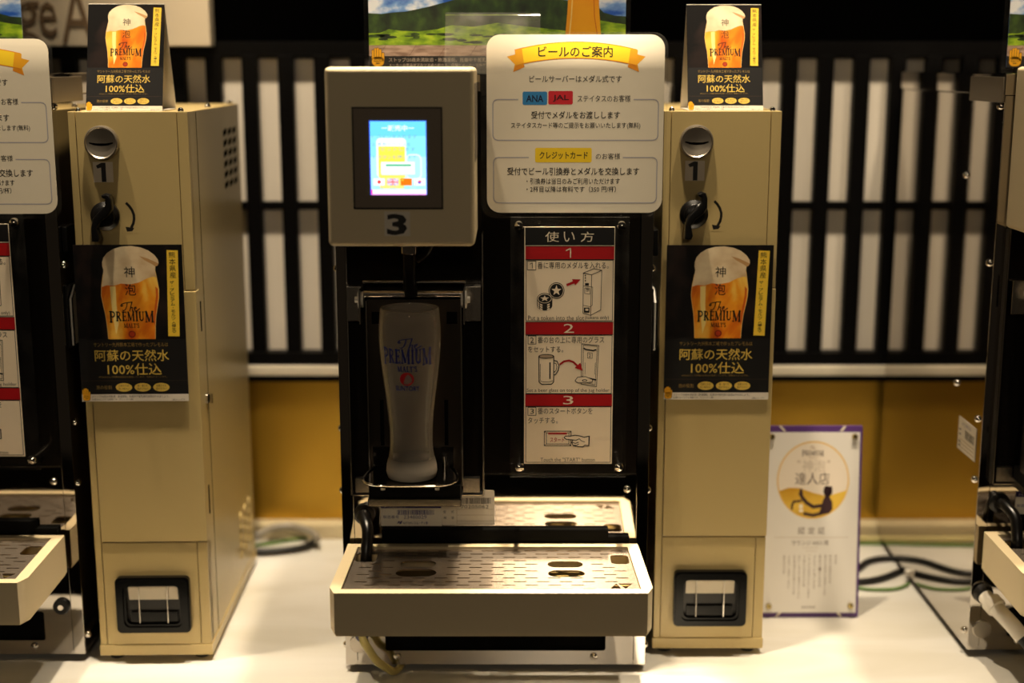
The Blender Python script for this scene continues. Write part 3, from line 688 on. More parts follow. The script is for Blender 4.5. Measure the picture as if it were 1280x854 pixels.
def head_bar(n, y0, y1, x0, x1, ty0, ty1):
    s.rect(88, y0, 684, y1, RED, 1); s.line([(88,y0),(684,y0)], 4, INK, 2); s.line([(88,y1),(684,y1)], 4, INK, 2); s.text(n, x0, ty0, x1, ty1, WHT, 3, 0)
head_bar('1', 144, 230, 360, 394, 158, 218); frame(234, 632)
s.loop([(100,240),(158,240),(158,298),(100,298)], 4, INK); s.text('1', 118,252,136,286, INK)
s.text('番に専用のメダルを入れる。', 168,246,648,290, INK)
# tokens
for cx, cy, r in ((297,433,54),): s.ell(cx,cy,r,r, INK, 2); s.ell(cx,cy,r-5,r-5, M_BEIGEP, 3); s.ell(cx,cy,r-9,r-9, INK, 4)
def star(cx, cy, rx, ry, lv): s.poly([(cx+rx*math.sin(math.radians(k*36))*(1 if k % 2 == 0 else .42), cy-ry*math.cos(math.radians(k*36))*(1 if k % 2 == 0 else .42)) for k in range(10)], M_BEIGEP, lv)
star(297,433,36,36,5)
s.poly([(166,485)]+[(218+52*math.cos(math.radians(a)), 530+34*math.sin(math.radians(a))) for a in range(180,-1,-12)]+[(270,485)], INK, 2)
for k in range(3):
    for a0, a1 in ((172,140),(132,108),(70,44)):
        s.poly([(218+48*math.cos(math.radians(a)), 492+k*14+34*math.sin(math.radians(a))) for a in range(a0, a1-1, -8)]+[(218+48*math.cos(math.radians(a)), 502+k*14+34*math.sin(math.radians(a))) for a in range(a1, a0+1, 8)], M_BEIGEP, 3)
s.ell(218,485,52,36, INK, 4); s.ell(218,485,47,31, M_BEIGEP, 5); s.ell(218,485,43,27, INK, 6); star(218,485,32,21,7)
s.poly([(368,404),(362,390),(408,372),(402,358),(460,360),(424,398),(418,386)], RED, 3)
def outl(pts, wd=4): s.loop(pts, wd, INK, 3)
outl([(478,318),(534,330),(530,596),(478,582)]); outl([(478,318),(546,290),(602,300),(534,330)]); outl([(534,330),(602,300),(598,560),(530,596)])
s.line([(478,402),(542,410),(540,530),(530,536)], 3, INK, 3); outl([(488,416),(524,420),(524,456),(488,452)], 3); s.rect(490,384,516,400, INK, 3); s.rect(484,545,522,578, INK, 3); s.rect(494,552,514,566, M_BEIGEP, 4)
for yy in (334, 350, 368): s.ell(492, yy, 4, 6, INK, 3, 10)
s.line([(496,424),(518,427)], 4, INK, 3); s.line([(496,436),(512,438)], 3, INK, 3); s.line([(478,530),(530,540)], 3, INK, 3)
s.text('Put a token into the slot', 106,598,486,628, ink((74,58,50)), 3, 0); s.text('(tokens only)', 492,598,654,628, INK, 3)
head_bar('2', 640, 724, 348, 418, 652, 712)
s.view(640, 430, K)
frame(-72, 318)
s.loop([(106,-68),(160,-68),(160,-14),(106,-14)], 4, INK); s.text('2', 120,-58,146,-22, INK); s.text('番の台の上に専用のグラス', 172,-64,624,-20, INK); s.text('をセットする。', 106,2,346,42, INK)
# mug
s.loop([(180,68),(182,240),(200,256),(266,256),(282,240),(282,68)], 6, INK, 3); s.ell(231,68,54,15, INK, 4); s.ell(231,68,46,10, ink((178,154,126)), 5)
for a, b_ in ((282,96),): s.line([(282,96),(304,100),(318,130),(312,164),(294,190),(282,194)], 6, INK, 3); s.line([(282,112),(298,118),(304,138),(298,162),(282,178)], 4, INK, 3)
s.rect(252,108,261,220, INK, 3); s.line([(190,120),(190,230)], 3, INK, 3); s.line([(186,232),(210,240),(250,240),(278,232)], 3, INK, 3)
s.line([(324,122),(352,102),(386,96),(416,106),(444,132)], 13, RED, 3); s.poly([(424,146),(464,110),(480,164)], RED, 4)
outl([(472,-16),(588,-4),(576,272),(470,254)]); outl([(484,-8),(578,2),(566,260),(482,240)], 3); s.line([(486,14),(500,22),(550,30),(570,24)], 9, INK, 3)
s.loop([(512,44),(544,46),(544,82),(512,80)], 3, INK, 3); s.text('2', 520,52,536,74, INK); s.line([(496,110),(496,190)], 2.5, INK, 3); s.line([(566,110),(562,190)], 2.5, INK, 3)
s.line([(476,206),(572,226)], 10, INK, 3); s.poly([(428,232),(446,208),(500,204),(548,224),(546,240),(500,246),(446,244)], M_BEIGEP, 4); s.loop([(428,232),(446,208),(500,204),(548,224),(546,240),(500,246),(446,244)], 4, INK, 5); s.ell(494,230,18,8, INK, 5); s.ell(494,230,12,4, M_BEIGEP, 6)
s.text('Set a beer glass on top of the jug holder', 98,284,664,314, ink((74,58,50)), 3, 0)
head_bar('3', 322, 404, 348, 418, 334, 392); frame(408, 788)
s.loop([(106,412),(162,412),(162,466),(106,466)], 4, INK); s.text('3', 122,422,148,456, INK); s.text('番のスタートボタンを', 174,416,550,458, INK); s.text('タッチする。', 106,480,312,522, INK)
s.loop([(220,574),(404,574),(404,674),(220,674)], 5, INK); s.loop([(234,586),(390,586),(390,662),(234,662)], 4, INK)
for a, b_ in (((220,574),(234,586)), ((404,574),(390,586)), ((404,674),(390,662)), ((220,674),(234,662))): s.line([a, b_], 4, INK)
s.rect(246,584,376,596, RED, 4); s.text('スタート', 260,616,358,650, RED, 4, .012)
hp = [(356,618),(366,608),(400,608),(430,602),(462,606),(496,616),(530,608),(528,674),(500,670),(486,682),(452,680),(420,674),(410,652),(418,634),(372,630)]
s.poly(hp, M_BEIGEP, 5); s.loop(hp, 6, INK, 6); s.line([(418,634),(440,636),(462,626)], 5, INK, 6); s.line([(414,652),(436,658),(456,650)], 5, INK, 6); s.line([(424,670),(444,672),(458,662)], 5, INK, 6); s.line([(462,626),(476,640),(500,648)], 4, INK, 6); s.line([(530,608),(528,674)], 8, INK, 6)
s.text('Touch the "START" button', 194,756,570,782, ink((74,58,50)), 3, 0)
s.loop([(82,-128),(688,-128),(684,792),(90,792)], 3, INK, 2) if False else None
s.build('instruction_sheet', ip, ((xa+xb)/2, IY-.0050, za))

# ------------------------------------------------------------------ neighbours of the same make
right = copy_tree(disp, None, skip=('number_sticker', 'drain_hose')); right.location = (.742, .043, 0)
right['label'] = 'beer dispenser at the right edge, its mirror-polished side reflecting the lattice'
left = copy_tree(disp, None, skip=('number_sticker', 'drain_hose')); left.location = (-.703, .03, 0)
left['label'] = 'beer dispenser at the left edge, only its right-hand front and side in view'
# label on the polished side of the right one
xs_ = -.18; za, z2 = at(1228, 577, .062)[1], at(1228, 536, .062)[1]
s = Sheet((0,0,100,70), .066, z2-za, ink((206,196,178)), .0004); s.text('日本工業株式会社', 20,6,70,14, NAVY, 2); barcode(s, 40,20,92,38, INK, 2, 9)
for k in range(3): s.line([(8,46+k*8),(92,46+k*8)], 1.4, GOLDD, 2)
for yy in (24, 34, 50, 58): s.rect(6, yy, 16, yy+4, INK, 2)
o = s.build('side_rating_label', right, (xs_-.0006, .049, za)); o.rotation_euler = (0, 0, -PI/2)
# the right one ends in a white elbow with a dark hose
x, z = at(1222, 740, .043); x -= .742
b = MB()
b.lathe([(.012,0),(.012,.008),(.010,.010)], (x+.004, -.001, z), (.35,-1,-.15), M_RUBBER, 20)
b.tube([(x+.006, -.010, z-.002), (x+.014, -.03, z-.010), (x+.026, -.048, z-.022), (x+.036, -.06, z-.034)], .0095, M_WHITEP, 14)
b.lathe([(.0125,0),(.0125,.012),(.0105,.014)], (x+.010, -.018, z-.005), (.4,-.8,-.4), M_WHITEP, 18)
b.build('drain_elbow', right)
b = MB(); b.tube([(x+.035, -.059, z-.033), (x+.05, -.07, z-.052), (x+.07, -.075, .012), (x+.11, -.07, .0075), (x+.16, -.05, .0075)], .0072, M_RUBBER, 12); b.build('drain_hose', right)

# ------------------------------------------------------------------ beer glass
gx, gy = at(515, 590, -.07)[0], -.072
gz = PZ
Rr = [(592,27),(590,30.5),(583,32.2),(575,31.5),(567,29.3),(556,27.2),(545,26.8),(530,27.2),(510,28.6),(490,31),(470,33.8),(450,36.3),(435,37.9),(420,38.6),(405,38.2),(393,37.2),(385,36.3)]
sc = (at(640,590,gy)[1]-at(640,385,gy)[1])/(590-385); kx = abs(at(641,480,gy)[0])
GH = at(515, 385, gy)[1]-gz
prof = []
for py, hw in Rr: prof.append((hw*kx, max(0, (591-py)/(591-385)*GH)))
prof[0] = (prof[0][0], 0); prof[1] = (prof[1][0], .0012)
th = .0021
inner = [(r-th, z) for r, z in prof if z > .020][::-1]
full = prof + [(prof[-1][0]-.0006, prof[-1][1]+.0006), (prof[-1][0]-th+.0004, prof[-1][1]+.0006)] + inner + [(inner[-1][0]*.9, .0165), (inner[-1][0]*.6, .0145), (.0002, .014)]
gm = bpy.data.materials.new('glass_milky_painted_glow'); gm.use_nodes = True; nt = gm.node_tree; pb = nt.nodes['Principled BSDF']
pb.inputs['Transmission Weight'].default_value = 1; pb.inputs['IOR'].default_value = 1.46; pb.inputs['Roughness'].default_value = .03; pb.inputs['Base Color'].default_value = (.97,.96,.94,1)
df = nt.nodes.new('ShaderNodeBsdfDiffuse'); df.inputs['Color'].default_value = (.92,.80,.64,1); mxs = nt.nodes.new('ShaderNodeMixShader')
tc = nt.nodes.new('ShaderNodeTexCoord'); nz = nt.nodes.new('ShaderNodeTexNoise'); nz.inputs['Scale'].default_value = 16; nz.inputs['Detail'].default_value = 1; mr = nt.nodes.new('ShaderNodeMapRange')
mr.inputs['To Min'].default_value = .20; mr.inputs['To Max'].default_value = .34  # milky diffuse share mixed in to lighten the glass
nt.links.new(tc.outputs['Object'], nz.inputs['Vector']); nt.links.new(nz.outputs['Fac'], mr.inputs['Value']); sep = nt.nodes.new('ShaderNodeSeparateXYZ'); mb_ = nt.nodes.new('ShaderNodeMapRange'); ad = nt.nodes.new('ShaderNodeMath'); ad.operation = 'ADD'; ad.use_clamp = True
mb_.inputs['From Min'].default_value = .012; mb_.inputs['From Max'].default_value = .024; mb_.inputs['To Min'].default_value = .7; mb_.inputs['To Max'].default_value = 0  # extra diffuse low down paints in the glow of the thick base
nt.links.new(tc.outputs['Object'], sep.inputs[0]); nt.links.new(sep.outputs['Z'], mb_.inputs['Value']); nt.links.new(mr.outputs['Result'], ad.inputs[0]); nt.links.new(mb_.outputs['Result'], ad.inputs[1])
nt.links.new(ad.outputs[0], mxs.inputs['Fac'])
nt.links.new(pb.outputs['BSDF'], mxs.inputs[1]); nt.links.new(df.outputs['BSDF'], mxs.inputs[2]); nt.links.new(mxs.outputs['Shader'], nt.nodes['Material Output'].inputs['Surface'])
glass = empty('beer_glass', (gx, gy, gz)); tag(glass, 'tall empty waisted beer glass with blue lettering and a red seal', 'glass')
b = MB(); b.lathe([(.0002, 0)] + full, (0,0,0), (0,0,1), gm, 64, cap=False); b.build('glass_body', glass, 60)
def rad(z):
    for (r0, z0), (r1, z1) in zip(prof, prof[1:]):
        if z0 <= z <= z1: return r0 + (r1-r0)*(z-z0)/max(1e-6, z1-z0)
    return prof[-1][0]
b = MB(); NV = mat('blue_glass_print', (26,38,120), .4, var=.05); RDP = mat('red_glass_print', (196,24,34), .4, var=.05)
def wrap(quads, x0, y0, x1, y1, m):   # photo pixels on the glass
    i = b.mi(m)
    for q in quads:
        vs = []
        for a, c in q:
            px = x0+(x1-x0)*a; py = y1-(y1-y0)*c; z = (591-py)/(591-385)*GH; r = rad(z)+.00025; dx = (px-513.5)*kx
            ang = max(-1.3, min(1.3, dx/r)); vs.append(b.bm.verts.new((r*math.sin(ang), -r*math.cos(ang), z)))
        try: f = b.bm.faces.new(vs); f.material_index = i
        except ValueError: pass
wrap(serif_quads('PREMIUM', (0,6)), 478, 427, 546, 447, NV); wrap(serif_quads("MALT'S"), 500, 448, 525, 454.5, NV)
for st in SCRIPT_THE: wrap(stroke_poly(st, .05), 501, 414, 531, 428.5, NV)
def tq(s_): vs, fs = text_geo(s_, .01); return [[vs[k] for k in f] for f in fs]
wrap(tq('SUNTORY'), 497, 472, 527, 478, NV)
wrap([[(.5+.5*math.cos(2*PI*k/24), .5+.5*math.sin(2*PI*k/24)) for k in range(24)]], 503, 455.5, 520.5, 471.5, RDP)
gp = b.build('glass_print', glass, recalc=False); gp['label'] = 'blue lettering and red round seal'

# ------------------------------------------------------------------ laminated notices
def bend(bm, H, z0=0):
    """the soft sheet curls back along its top edge"""
    for k in range(8):
        zc = H-.040+.005*k-z0
        bmesh.ops.bisect_plane(bm, geom=bm.verts[:]+bm.edges[:]+bm.faces[:], plane_co=(0,0,zc), plane_no=(0,0,1))
    for v in bm.verts:
        t = max(0, (v.co.z+z0-(H-.040))/.040); v.co.y += .0042*t*t
def notice(x, y, label):
    """white laminated beer guide; x is the middle, y the front of the machine"""
    NY = -.018
    xa, za = at(600, 273, NY); xb, z2 = at(835, 40, NY)
    root = empty('notice_sheet', (x, y+NY, za)); tag(root, label, 'notice', 'laminated beer notices')
    W, H = xb-xa, z2-za
    m = MB(); m.prism(rrect(-W/2, W/2, 0, H, .016, 7), 'XZ', .0016, .0020, M_LAM); bend(m.bm, H); lam = m.build('laminate_film', root)
    pa, pz = at(607.5, 266, NY); pb_, pz2 = at(830.5, 43, NY)
    s = Sheet((52,126,708,783), pb_-pa, pz2-pz, M_PAPER, .0008, .015)
    rib = lambda x_, k: 1 - ((x_-382)/226)**2
    up = [(x_, 182-29*rib(x_, 0)) for x_ in range(156, 609, 28)]; dn = [(x_, 238-27*rib(x_, 0)) for x_ in range(604, 159, -28)]
    orr = ink((226,140,20)); yy = ink((246,208,36)); ord_ = ink((232,164,24))
    for sg2 in (1, -1):
        f = lambda a: 382+sg2*(a-382)
        s.poly([(f(127),206),(f(165),196),(f(192),238),(f(150),262),(f(156),234)], ord_, 1); s.poly([(f(190),236),(f(160),236),(f(150),262),(f(192),244)], orr, 2)
    s.poly(up+dn, yy, 3); s.line(up, 3, orr, 4); s.line(dn, 3, orr, 4)
    for sg2 in (1, -1): f = lambda a: 382+sg2*(a-382); s.poly([(f(156),182),(f(182),176),(f(190),230),(f(160),238)], ord_, 4)
    s.text('ビールのご案内', 242,168,516,208, INK, 5, .012)
    s.text('ビールサーバーはメダル式です', 210,274,550,300, INK, 3, .006)
    s.rr(185,333,276,382, 6, ink((46,130,190)), 2); s.text('ANA', 198,346,262,371, ink((14,22,50)), 3, .02)
    s.rr(280,331,371,380, 6, ink((206,34,46)), 2); s.text('JAL', 297,345,356,370, ink((60,8,14)), 3, .02)
    s.text('ステイタスのお客様', 388,346,584,371, INK, 3)
    bx = ink((176,172,180))
    def rbox(x0, y0, x1, y1, g0, g1):
        pts = rrect(x0, x1, y0, y1, 18, 4)
        cut = [(g1,y0)] + [(x1-18,y0)] + [(x1-18+18*math.sin(math.radians(a)), y0+18-18*math.cos(math.radians(a))) for a in (30,60,90)] + [(x1,y1-18)] + [(x1-18+18*math.cos(math.radians(a)), y1-18+18*math.sin(math.radians(a))) for a in (30,60,90)] + [(x0+18,y1)] + [(x0+18-18*math.sin(math.radians(a)), y1-18+18*math.cos(math.radians(a))) for a in (30,60,90)] + [(x0,y0+18)] + [(x0+18-18*math.cos(math.radians(a)), y0+18-18*math.sin(math.radians(a))) for a in (30,60,90)] + [(g0,y0)]
        s.line(cut, 4, bx, 2)
    rbox(75,362,688,512,168,596); rbox(77,576,687,746,208,560)
    s.text('受付でメダルをお渡しします', 217,405,546,433, INK, 3, .01); s.text('ステイタスカード等のご提示をお願いいたします(無料)', 142,446,622,471, INK, 3, .006)
    s.rr(232,540,443,594, 6, ink((244,206,34)), 2); s.text('クレジットカード', 248,554,428,582, INK, 3, .014); s.text('のお客様', 458,560,549,583, INK, 3)
    s.text('受付でビール引換券とメダルを交換します', 128,613,621,642, INK, 3, .01)
    s.text('・引換券は当日のみご利用いただけます', 200,653,549,676, INK, 3, .006); s.text('・2杯目以降は有料です（350 円/杯）', 200,683,535,706, INK, 3, .006)
    bend(s.mb.bm, H, pz-za)
    s.build('printed_sheet', root, ((pa+pb_)/2-(xa+xb)/2, 0, pz-za))
    return root
nx = (at(600,150,-.022)[0]+at(835,150,-.022)[0])/2
n0 = notice(nx, 0, 'laminated white beer notice with yellow ribbon heading beside the number 3 screen')
n1 = copy_tree(n0); n1.location = (-.703+(nx-CX)+.0015, -.021+.03, n0.location.z-.004); n1['label'] = 'laminated white notice cut by the left edge of the photo'

# ------------------------------------------------------------------ landscape posters in acrylic frames on the machines
def landscape(x, y, label, with_y0=.10):
    LY = .10
    xa, za = at(455.5, 79, LY); xb, _ = at(787.5, 79, LY); za = TOP+.0005
    root = empty('framed_poster', (x, y+LY, za)); tag(root, label, 'poster', 'landscape posters in clear stands')
    W = xb-xa; H = .235
    m = MB(); m.prism(rrect(-W/2, W/2, 0, H, .006, 4), 'XZ', .0016, .003, M_ACR); m.box(-W/2+.02, W/2-.02, .003, .06, 0, .0016, M_ACR); m.build('acrylic_stand', root)
    pw = at(780,40,LY)[0]-at(459,40,LY)[0]; ph = H-.010
    y0 = 73-ph/(at(500,40,LY)[1]-at(500,41,LY)[1])
    s = Sheet((459,y0,780,73), pw, ph, M_SKYP, .0008)
    r = random.Random(4)
    jag = lambda x0, x1, base, amp, n: [(x0+(x1-x0)*k/n, base + amp*math.sin(k*1.7+1)+r.uniform(-amp*.5, amp*.5)) for k in range(n+1)]
    ridge = [(459,5),(475,6),(490,4),(505,3),(520,0),(534,-3),(560,-10),(590,-18),(620,-15),(650,-20),(690,-14),(720,-8),(745,-3),(752,4),(766,8),(780,9)]
    s.poly(ridge+[(780,60),(459,60)], M_MTN, 1)
    hills = [(459,30),(472,30),(484,25),(500,27),(520,28),(545,25),(562,20),(590,22),(620,17),(650,21),(680,24),(706,27),(748,14),(765,17),(780,19)]
    s.poly(hills+[(780,60),(459,60)], M_HILL, 2)
    for k in range(26):
        cx = r.uniform(462, 780); cy = r.uniform(30, 42); s.ell(cx, cy, r.uniform(4,12), r.uniform(1,2.2), M_MTN, 3, 12)
    s.rect(459,45,780,60, M_DECK, 4)
    for k in range(9): s.line([(470+k*38,60),(480+k*38,45)], .5, ink((120,92,76)), 5)
    g0 = [(706,-60),(708,-20),(707,5),(704,40),(704,46),(750,46),(750,40),(747,5),(746,-20),(748,-60)]
    s.poly(g0, M_MUG, 6); s.poly([(704,36),(704,46),(750,46),(750,36)], ink((222,170,80)), 7); s.line([(711,-60),(713,-10),(712,10),(709,40)], 1.4, ink((250,214,120)), 7); s.line([(742,-60),(740,-10),(741,10),(746,40)], 1.2, ink((206,110,10)), 7)
    s.poly([(704,-60),(706,-100),(727,-108),(748,-100),(750,-60)], M_FOAM, 6)
    s.rect(459,58.5,780,73, ink((12,10,10)), 5)
    gy_ = ink((176,160,140))
    s.text('ストップ!20歳未満飲酒・飲酒運転。妊娠中や授乳期の飲酒はやめましょう。', 483.5,60.8,668,66, gy_, 6, .004); s.text('メーカーの商品状況及び流通の都合上、店舗とメーカー以外で製造した製品の場合があります。', 483.5,68,668,72, gy_, 6, .004)
    hand_icon(s, 462,48.2,478,71.5, 6)
    s.build('printed_landscape', root, (0, 0, .006))
    return root
lx = (at(455.5,50,.1)[0]+at(787.5,50,.1)[0])/2
f0 = landscape(lx, 0, 'green hills poster in a clear stand on top of the number 3 machine')
f1 = copy_tree(f0); f1.location = (at(1253,70,.12)[0]+abs(at(455.5,50,.1)[0]-lx), .12, f0.location.z); f1['label'] = 'green hills poster corner on the machine at the right edge'
f2 = copy_tree(f0); f2.location = (at(33,30,.13)[0]-abs(at(455.5,50,.1)[0]-lx), .13, f0.location.z); f2['label'] = 'green hills poster corner with amber glass at the left edge'
# empty clear easel
xa, za = at(555, 80, .03); xb = at(676, 80, .03)[0]; ze = at(560, 16, .07)[1]
cs = empty('acrylic_easel', ((xa+xb)/2, .03, TOP+.0005)); tag(cs, 'small empty clear acrylic easel in front of the hills poster', 'stand')
W = (xb-xa); H = ze-TOP
b = MB(); t = .0022
b.prism([(-.003,.0),(0,.0),(.047,H-.004),(.047+.004,H),(.046,H)], 'YZ', -W/2, W/2, M_DUSTY)
b.box(-W/2, W/2, -.016, -.003, 0, t, M_DUSTY); b.box(-W/2, W/2, -.018, -.016, 0, .010, M_DUSTY); b.prism([(.049,H-.002),(.052,H-.003),(.064,0),(.061,0)], 'YZ', -W/2, W/2, M_DUSTY)
b.build('easel_body', cs)

# ------------------------------------------------------------------ token boxes
TBX, TBY, TBH, TBW = .2425, .05, .6665, .0675
def tl(px, py, Y=TBY): x, z = at(px, py, Y); return x-TBX, z
tb = empty('token_box', (TBX, TBY, 0)); tag(tb, 'tall beige coin box between the number 3 machine and the white certificate', 'coin box', 'beige coin boxes')
D = .335
z_base = tl(880, 797)[1]; z_split = tl(880, 671)[1]; z_step = tl(969, 361)[1]
b = MB(); b.box(-TBW, TBW, .004, D, z_base-.001, TBH, M_TOKEN, .0015); b.build('cabinet', tb)
b = MB(); b.box(-TBW-.0012, TBW+.0012, -.001, D+.001, .008, z_base-.0005, M_TOKEN, .001); b.build('plinth', tb)
b = MB(); b.box(-TBW, -TBW+.0078, 0, .006, z_base, TBH, M_TOKEN, .0006); b.build('front_stile', tb)
xs = tl(962.5, 200)[0]
b = MB(); b.box(-TBW+.0086, xs-.0006, 0, .006, z_step, TBH, M_TOKEN, .0008); up = b.build('upper_door', tb)
b = MB(); b.box(xs, TBW, 0, .012, z_step+.001, TBH, M_TOKEN, .0008); b.build('front_stile', tb)
b = MB(); b.box(-TBW+.0086, TBW+.0006, -.0012, .020, z_split+.0008, z_step, M_TOKEN, .0012); b.build('lower_door', tb)
b = MB(); b.box(-TBW+.0086, TBW-.0125, 0, .006, z_base, z_split-.0006, M_TOKEN, .0008); rp = b.build('return_panel', tb)
b = MB(); b.box(TBW-.0118, TBW, 0, .020, z_base, z_split-.0006, M_TOKEN, .0008); b.build('front_stile', tb)
b = MB()
for zz in (tl(252,400,.03)[1], tl(252,632,.03)[1]): b.box(TBW, TBW+.0009, .0215, .0245, zz-.018, zz+.018, M_GAP)
b.box(TBW, TBW+.0004, .046, .0466, z_base, TBH-.002, M_GAP); b.build('side_slits', tb)
b = MB(); zz = tl(266, 508, .03)[1]; b.lathe([(.007,0),(.007,.002),(.005,.003)], (TBW, .038, zz), (1,0,0), M_CHROME, 20); b.box(TBW+.003, TBW+.007, .0372, .0388, zz-.006, zz+.006, M_CHROME, .0004); b.build('key_lock', tb)
b = MB()
for i in range(3):
    for j in range(6): b.prism([(.215+i*.034, .560+j*.0135), (.237+i*.034, .563+j*.0135), (.237+i*.034, .570+j*.0135), (.215+i*.034, .567+j*.0135)], 'YZ', TBW-.001, TBW+.0004, M_GAP)
b.build('vent_holes', tb)
b = MB()
for i in range(3):
    for j in range(5): b.lathe([(.0075,0),(.006,.0022),(.003,.0026)], (TBW, .225+i*.034, .055+j*.0135), (1,0,0), M_TOKEN, 12)
b.build('vent_louvres', tb)
for sx in (-1, 1):
    b = MB(); b.cyl((sx*.052, .018, 0), (sx*.052, .018, .0085), .0095, M_RUBBER, 18, .0008); b.build('rubber_foot', tb)
    b = MB(); b.cyl((sx*.052, D-.02, 0), (sx*.052, D-.02, .0085), .0095, M_RUBBER, 18, .0008); b.build('rubber_foot', tb)
    for yy in (.01, .17, D-.01): m = MB(); dome(m, (sx*.058, yy, TBH), (0,0,1), .0035); m.build('lid_screw', tb)
# coin slot, sticker, knob, arrow
x, z = tl(870.3, 177); r = .0195
b = MB(); b.lathe([(r,0),(r,.004),(r*.97,.0062),(r*.9,.0068),(r*.84,.0056),(r*.45,.0049),(.0001,.0047)], (x, -.0002, z), (0,-1,0), mat('satin_chrome', (186,176,160), .32, .92, bump=.05, bscale=120), 48, False)
b.prism([(x-.0135,z-.0008),(x-.0135,z+.0006),(x-.006,z-.0006),(x+.006,z-.0006),(x+.0135,z+.0006),(x+.0135,z-.0008),(x+.008,z-.0028),(x,z-.0036),(x-.008,z-.0028)], 'XZ', -.0059, -.0040, M_GAP); b.build('coin_slot', tb)
xa, za = tl(856, 226); xb, z2 = tl(881, 201)
s = Sheet((180,306,308,430), xb-xa, z2-za, ink((222,208,186)), .0003); s.poly([(200,328),(236,310),(262,310),(262,428),(232,428),(232,340),(208,346)], INK, 2)
o = s.build('number_sticker', tb, ((xa+xb)/2, -.0006, za)); o['label'] = 'small white sticker with a black 1'
x, z = tl(867, 267.5)
b = MB(); b.lathe([(.0165,0),(.0165,.004),(.0125,.007),(.012,.012),(.009,.014),(.0001,.0145)], (x, -.0002, z), (0,-1,0), M_BLACK, 36, False)
gr = [(-.0125,-.0275),(-.0045,-.0275),(-.0025,-.0235),(-.005,-.012),(-.001,-.005),(.0085,.002),(.013,.009),(.013,.020),(.011,.026),(.006,.0275),(.0015,.0255),(.002,.0225),(.0055,.021),(.0055,.014),(-.001,.008),(-.0095,-.001),(-.012,-.011)]
b.prism([(x+a, z+c) for a, c in gr], 'XZ', -.022, -.010, M_BLACK, .0022); b.build('coin_knob', tb)
s = Sheet((340,558,422,746), .0125*82/62, .034*188/168, M_TOKEN, .0002)
K2 = ink((20,17,14))
s.line([(362,574),(378,590),(392,612),(402,640),(402,664),(396,690),(384,712)], 15, K2, 2); s.poly([(350,708),(358,736),(388,733),(400,716),(376,712)], K2, 3)
xa, za = tl(890, 287); s.build('turn_arrow', tb, (xa+.006, -.00008, za-.002))
# return cup
xa, za = tl(840.5, 780); xb, z2 = tl(933, 712)
b = MB(); ow = rrect(xa, xb, za, z2, .006, 4); iw = rrect(xa+.012, xb-.012, za+.011, z2-.011, .007, 4)
M_CUP = mat('black_moulded_frame', (4,4,4), .22, spec=.25, bump=.02, bscale=300)
b.plate(ow, [iw], 'XZ', -.008, .0, M_CUP)
ow2 = rrect(xa+.002, xb-.002, za+.002, z2-.002, .006, 4); iw2 = rrect(xa+.009, xb-.009, za+.008, z2-.008, .008, 4)
b.plate(ow2, [iw2], 'XZ', -.011, -.008, M_CUP)
rc = b.build('coin_return', tb)
xm2 = (xa+xb)/2; zm2 = (za+z2)/2
b = MB(); b.box(xa+.012, xb-.012, -.0012, -.0004, za+.011, z2-.011, mat('dark_cup', (30,27,24), .35, var=.2, bscale=30)); b.box(xa+.016, xb-.016, -.0050, -.0014, za+.013, za+.026, M_CUP, .001); b.build('return_cup', rc)
b = MB(); b.prism([(-.0062, z2-.014), (-.0056, z2-.012), (-.0020, z2-.028), (-.0026, z2-.030)], 'YZ', xa+.015, xb-.015, mat('pale_flap', (196,184,160), .3, var=.1, bscale=30))
for sx in (-.017, .017): b.cyl((xm2+sx, -.0062, za+.012), (xm2+sx, -.0062, z2-.012), .0007, M_CHROME, 8)
b.build('return_flap', rc)
tb2 = copy_tree(tb); tb2.location = (at(196,816,.03)[0], .03, 0); tb2.rotation_euler = (0,0,math.radians(1.3)); tb2['label'] = 'tall beige coin box left of the number 3 machine with its right side in view'

# ------------------------------------------------------------------ posters on the coin boxes
PY = TBY-.003
xa, za = at(829.5, 499.5, PY); xb, z2 = at(967.5, 306.5, PY)
s = beer_poster(xb-xa, z2-za); p0 = s.build('beer_poster', None, ((xa+xb)/2, PY, za))
tag(p0, 'black beer poster on the coin box right of the number 3 machine', 'poster', 'black beer posters on the coin boxes')
p1 = p0.copy(); COL.objects.link(p1); x, z = at(166, 500.5, .026); p1.location = (x+.0035, .0255, z-.001); p1.rotation_euler = (0,0,math.radians(1.3)); p1['label'] = 'black beer poster on the coin box left of the number 3 machine'

# ------------------------------------------------------------------ tent cards
def tent(px0, px1, yb, y0, label):
    xa = at(px0, 138, yb)[0]; xb = at(px1, 138, yb)[0]; W = xb-xa
    root = empty('tent_card', ((xa+xb)/2, yb, TBH+.0003)); tag(root, label, 'tent card', 'beer tent cards on the coin boxes')
    dep = .075; Ht = at(900, y0, yb+dep/2)[1]-TBH; L = math.hypot(Ht, dep/2); a = math.atan2(dep/2, Ht)
    s = beer_poster(W, L); f = s.build('front_panel', root); f.rotation_euler = (-a, 0, 0)
    m = MB(); m.box(-W/2, W/2, -.0005, .0005, 0, L, M_CARD); k = m.build('back_panel', root); k.location = (0, dep, 0); k.rotation_euler = (a, 0, 0); k['label'] = 'plain white inside of the card'
    m = MB(); m.box(-W/2, W/2, .002, dep-.002, 0, .0008, M_CARD); m.build('base_flap', root)
    return root
t0 = tent(860, 954, TBY+.012, 6, 'black beer tent card on the coin box right of the number 3 machine')
t1 = copy_tree(t0); t1.location = (at(154,138,.045)[0]+.001, .045, TBH+.0003); t1.rotation_euler = (0,0,math.radians(1.5)); t1['label'] = 'black beer tent card on the coin box left of the number 3 machine'

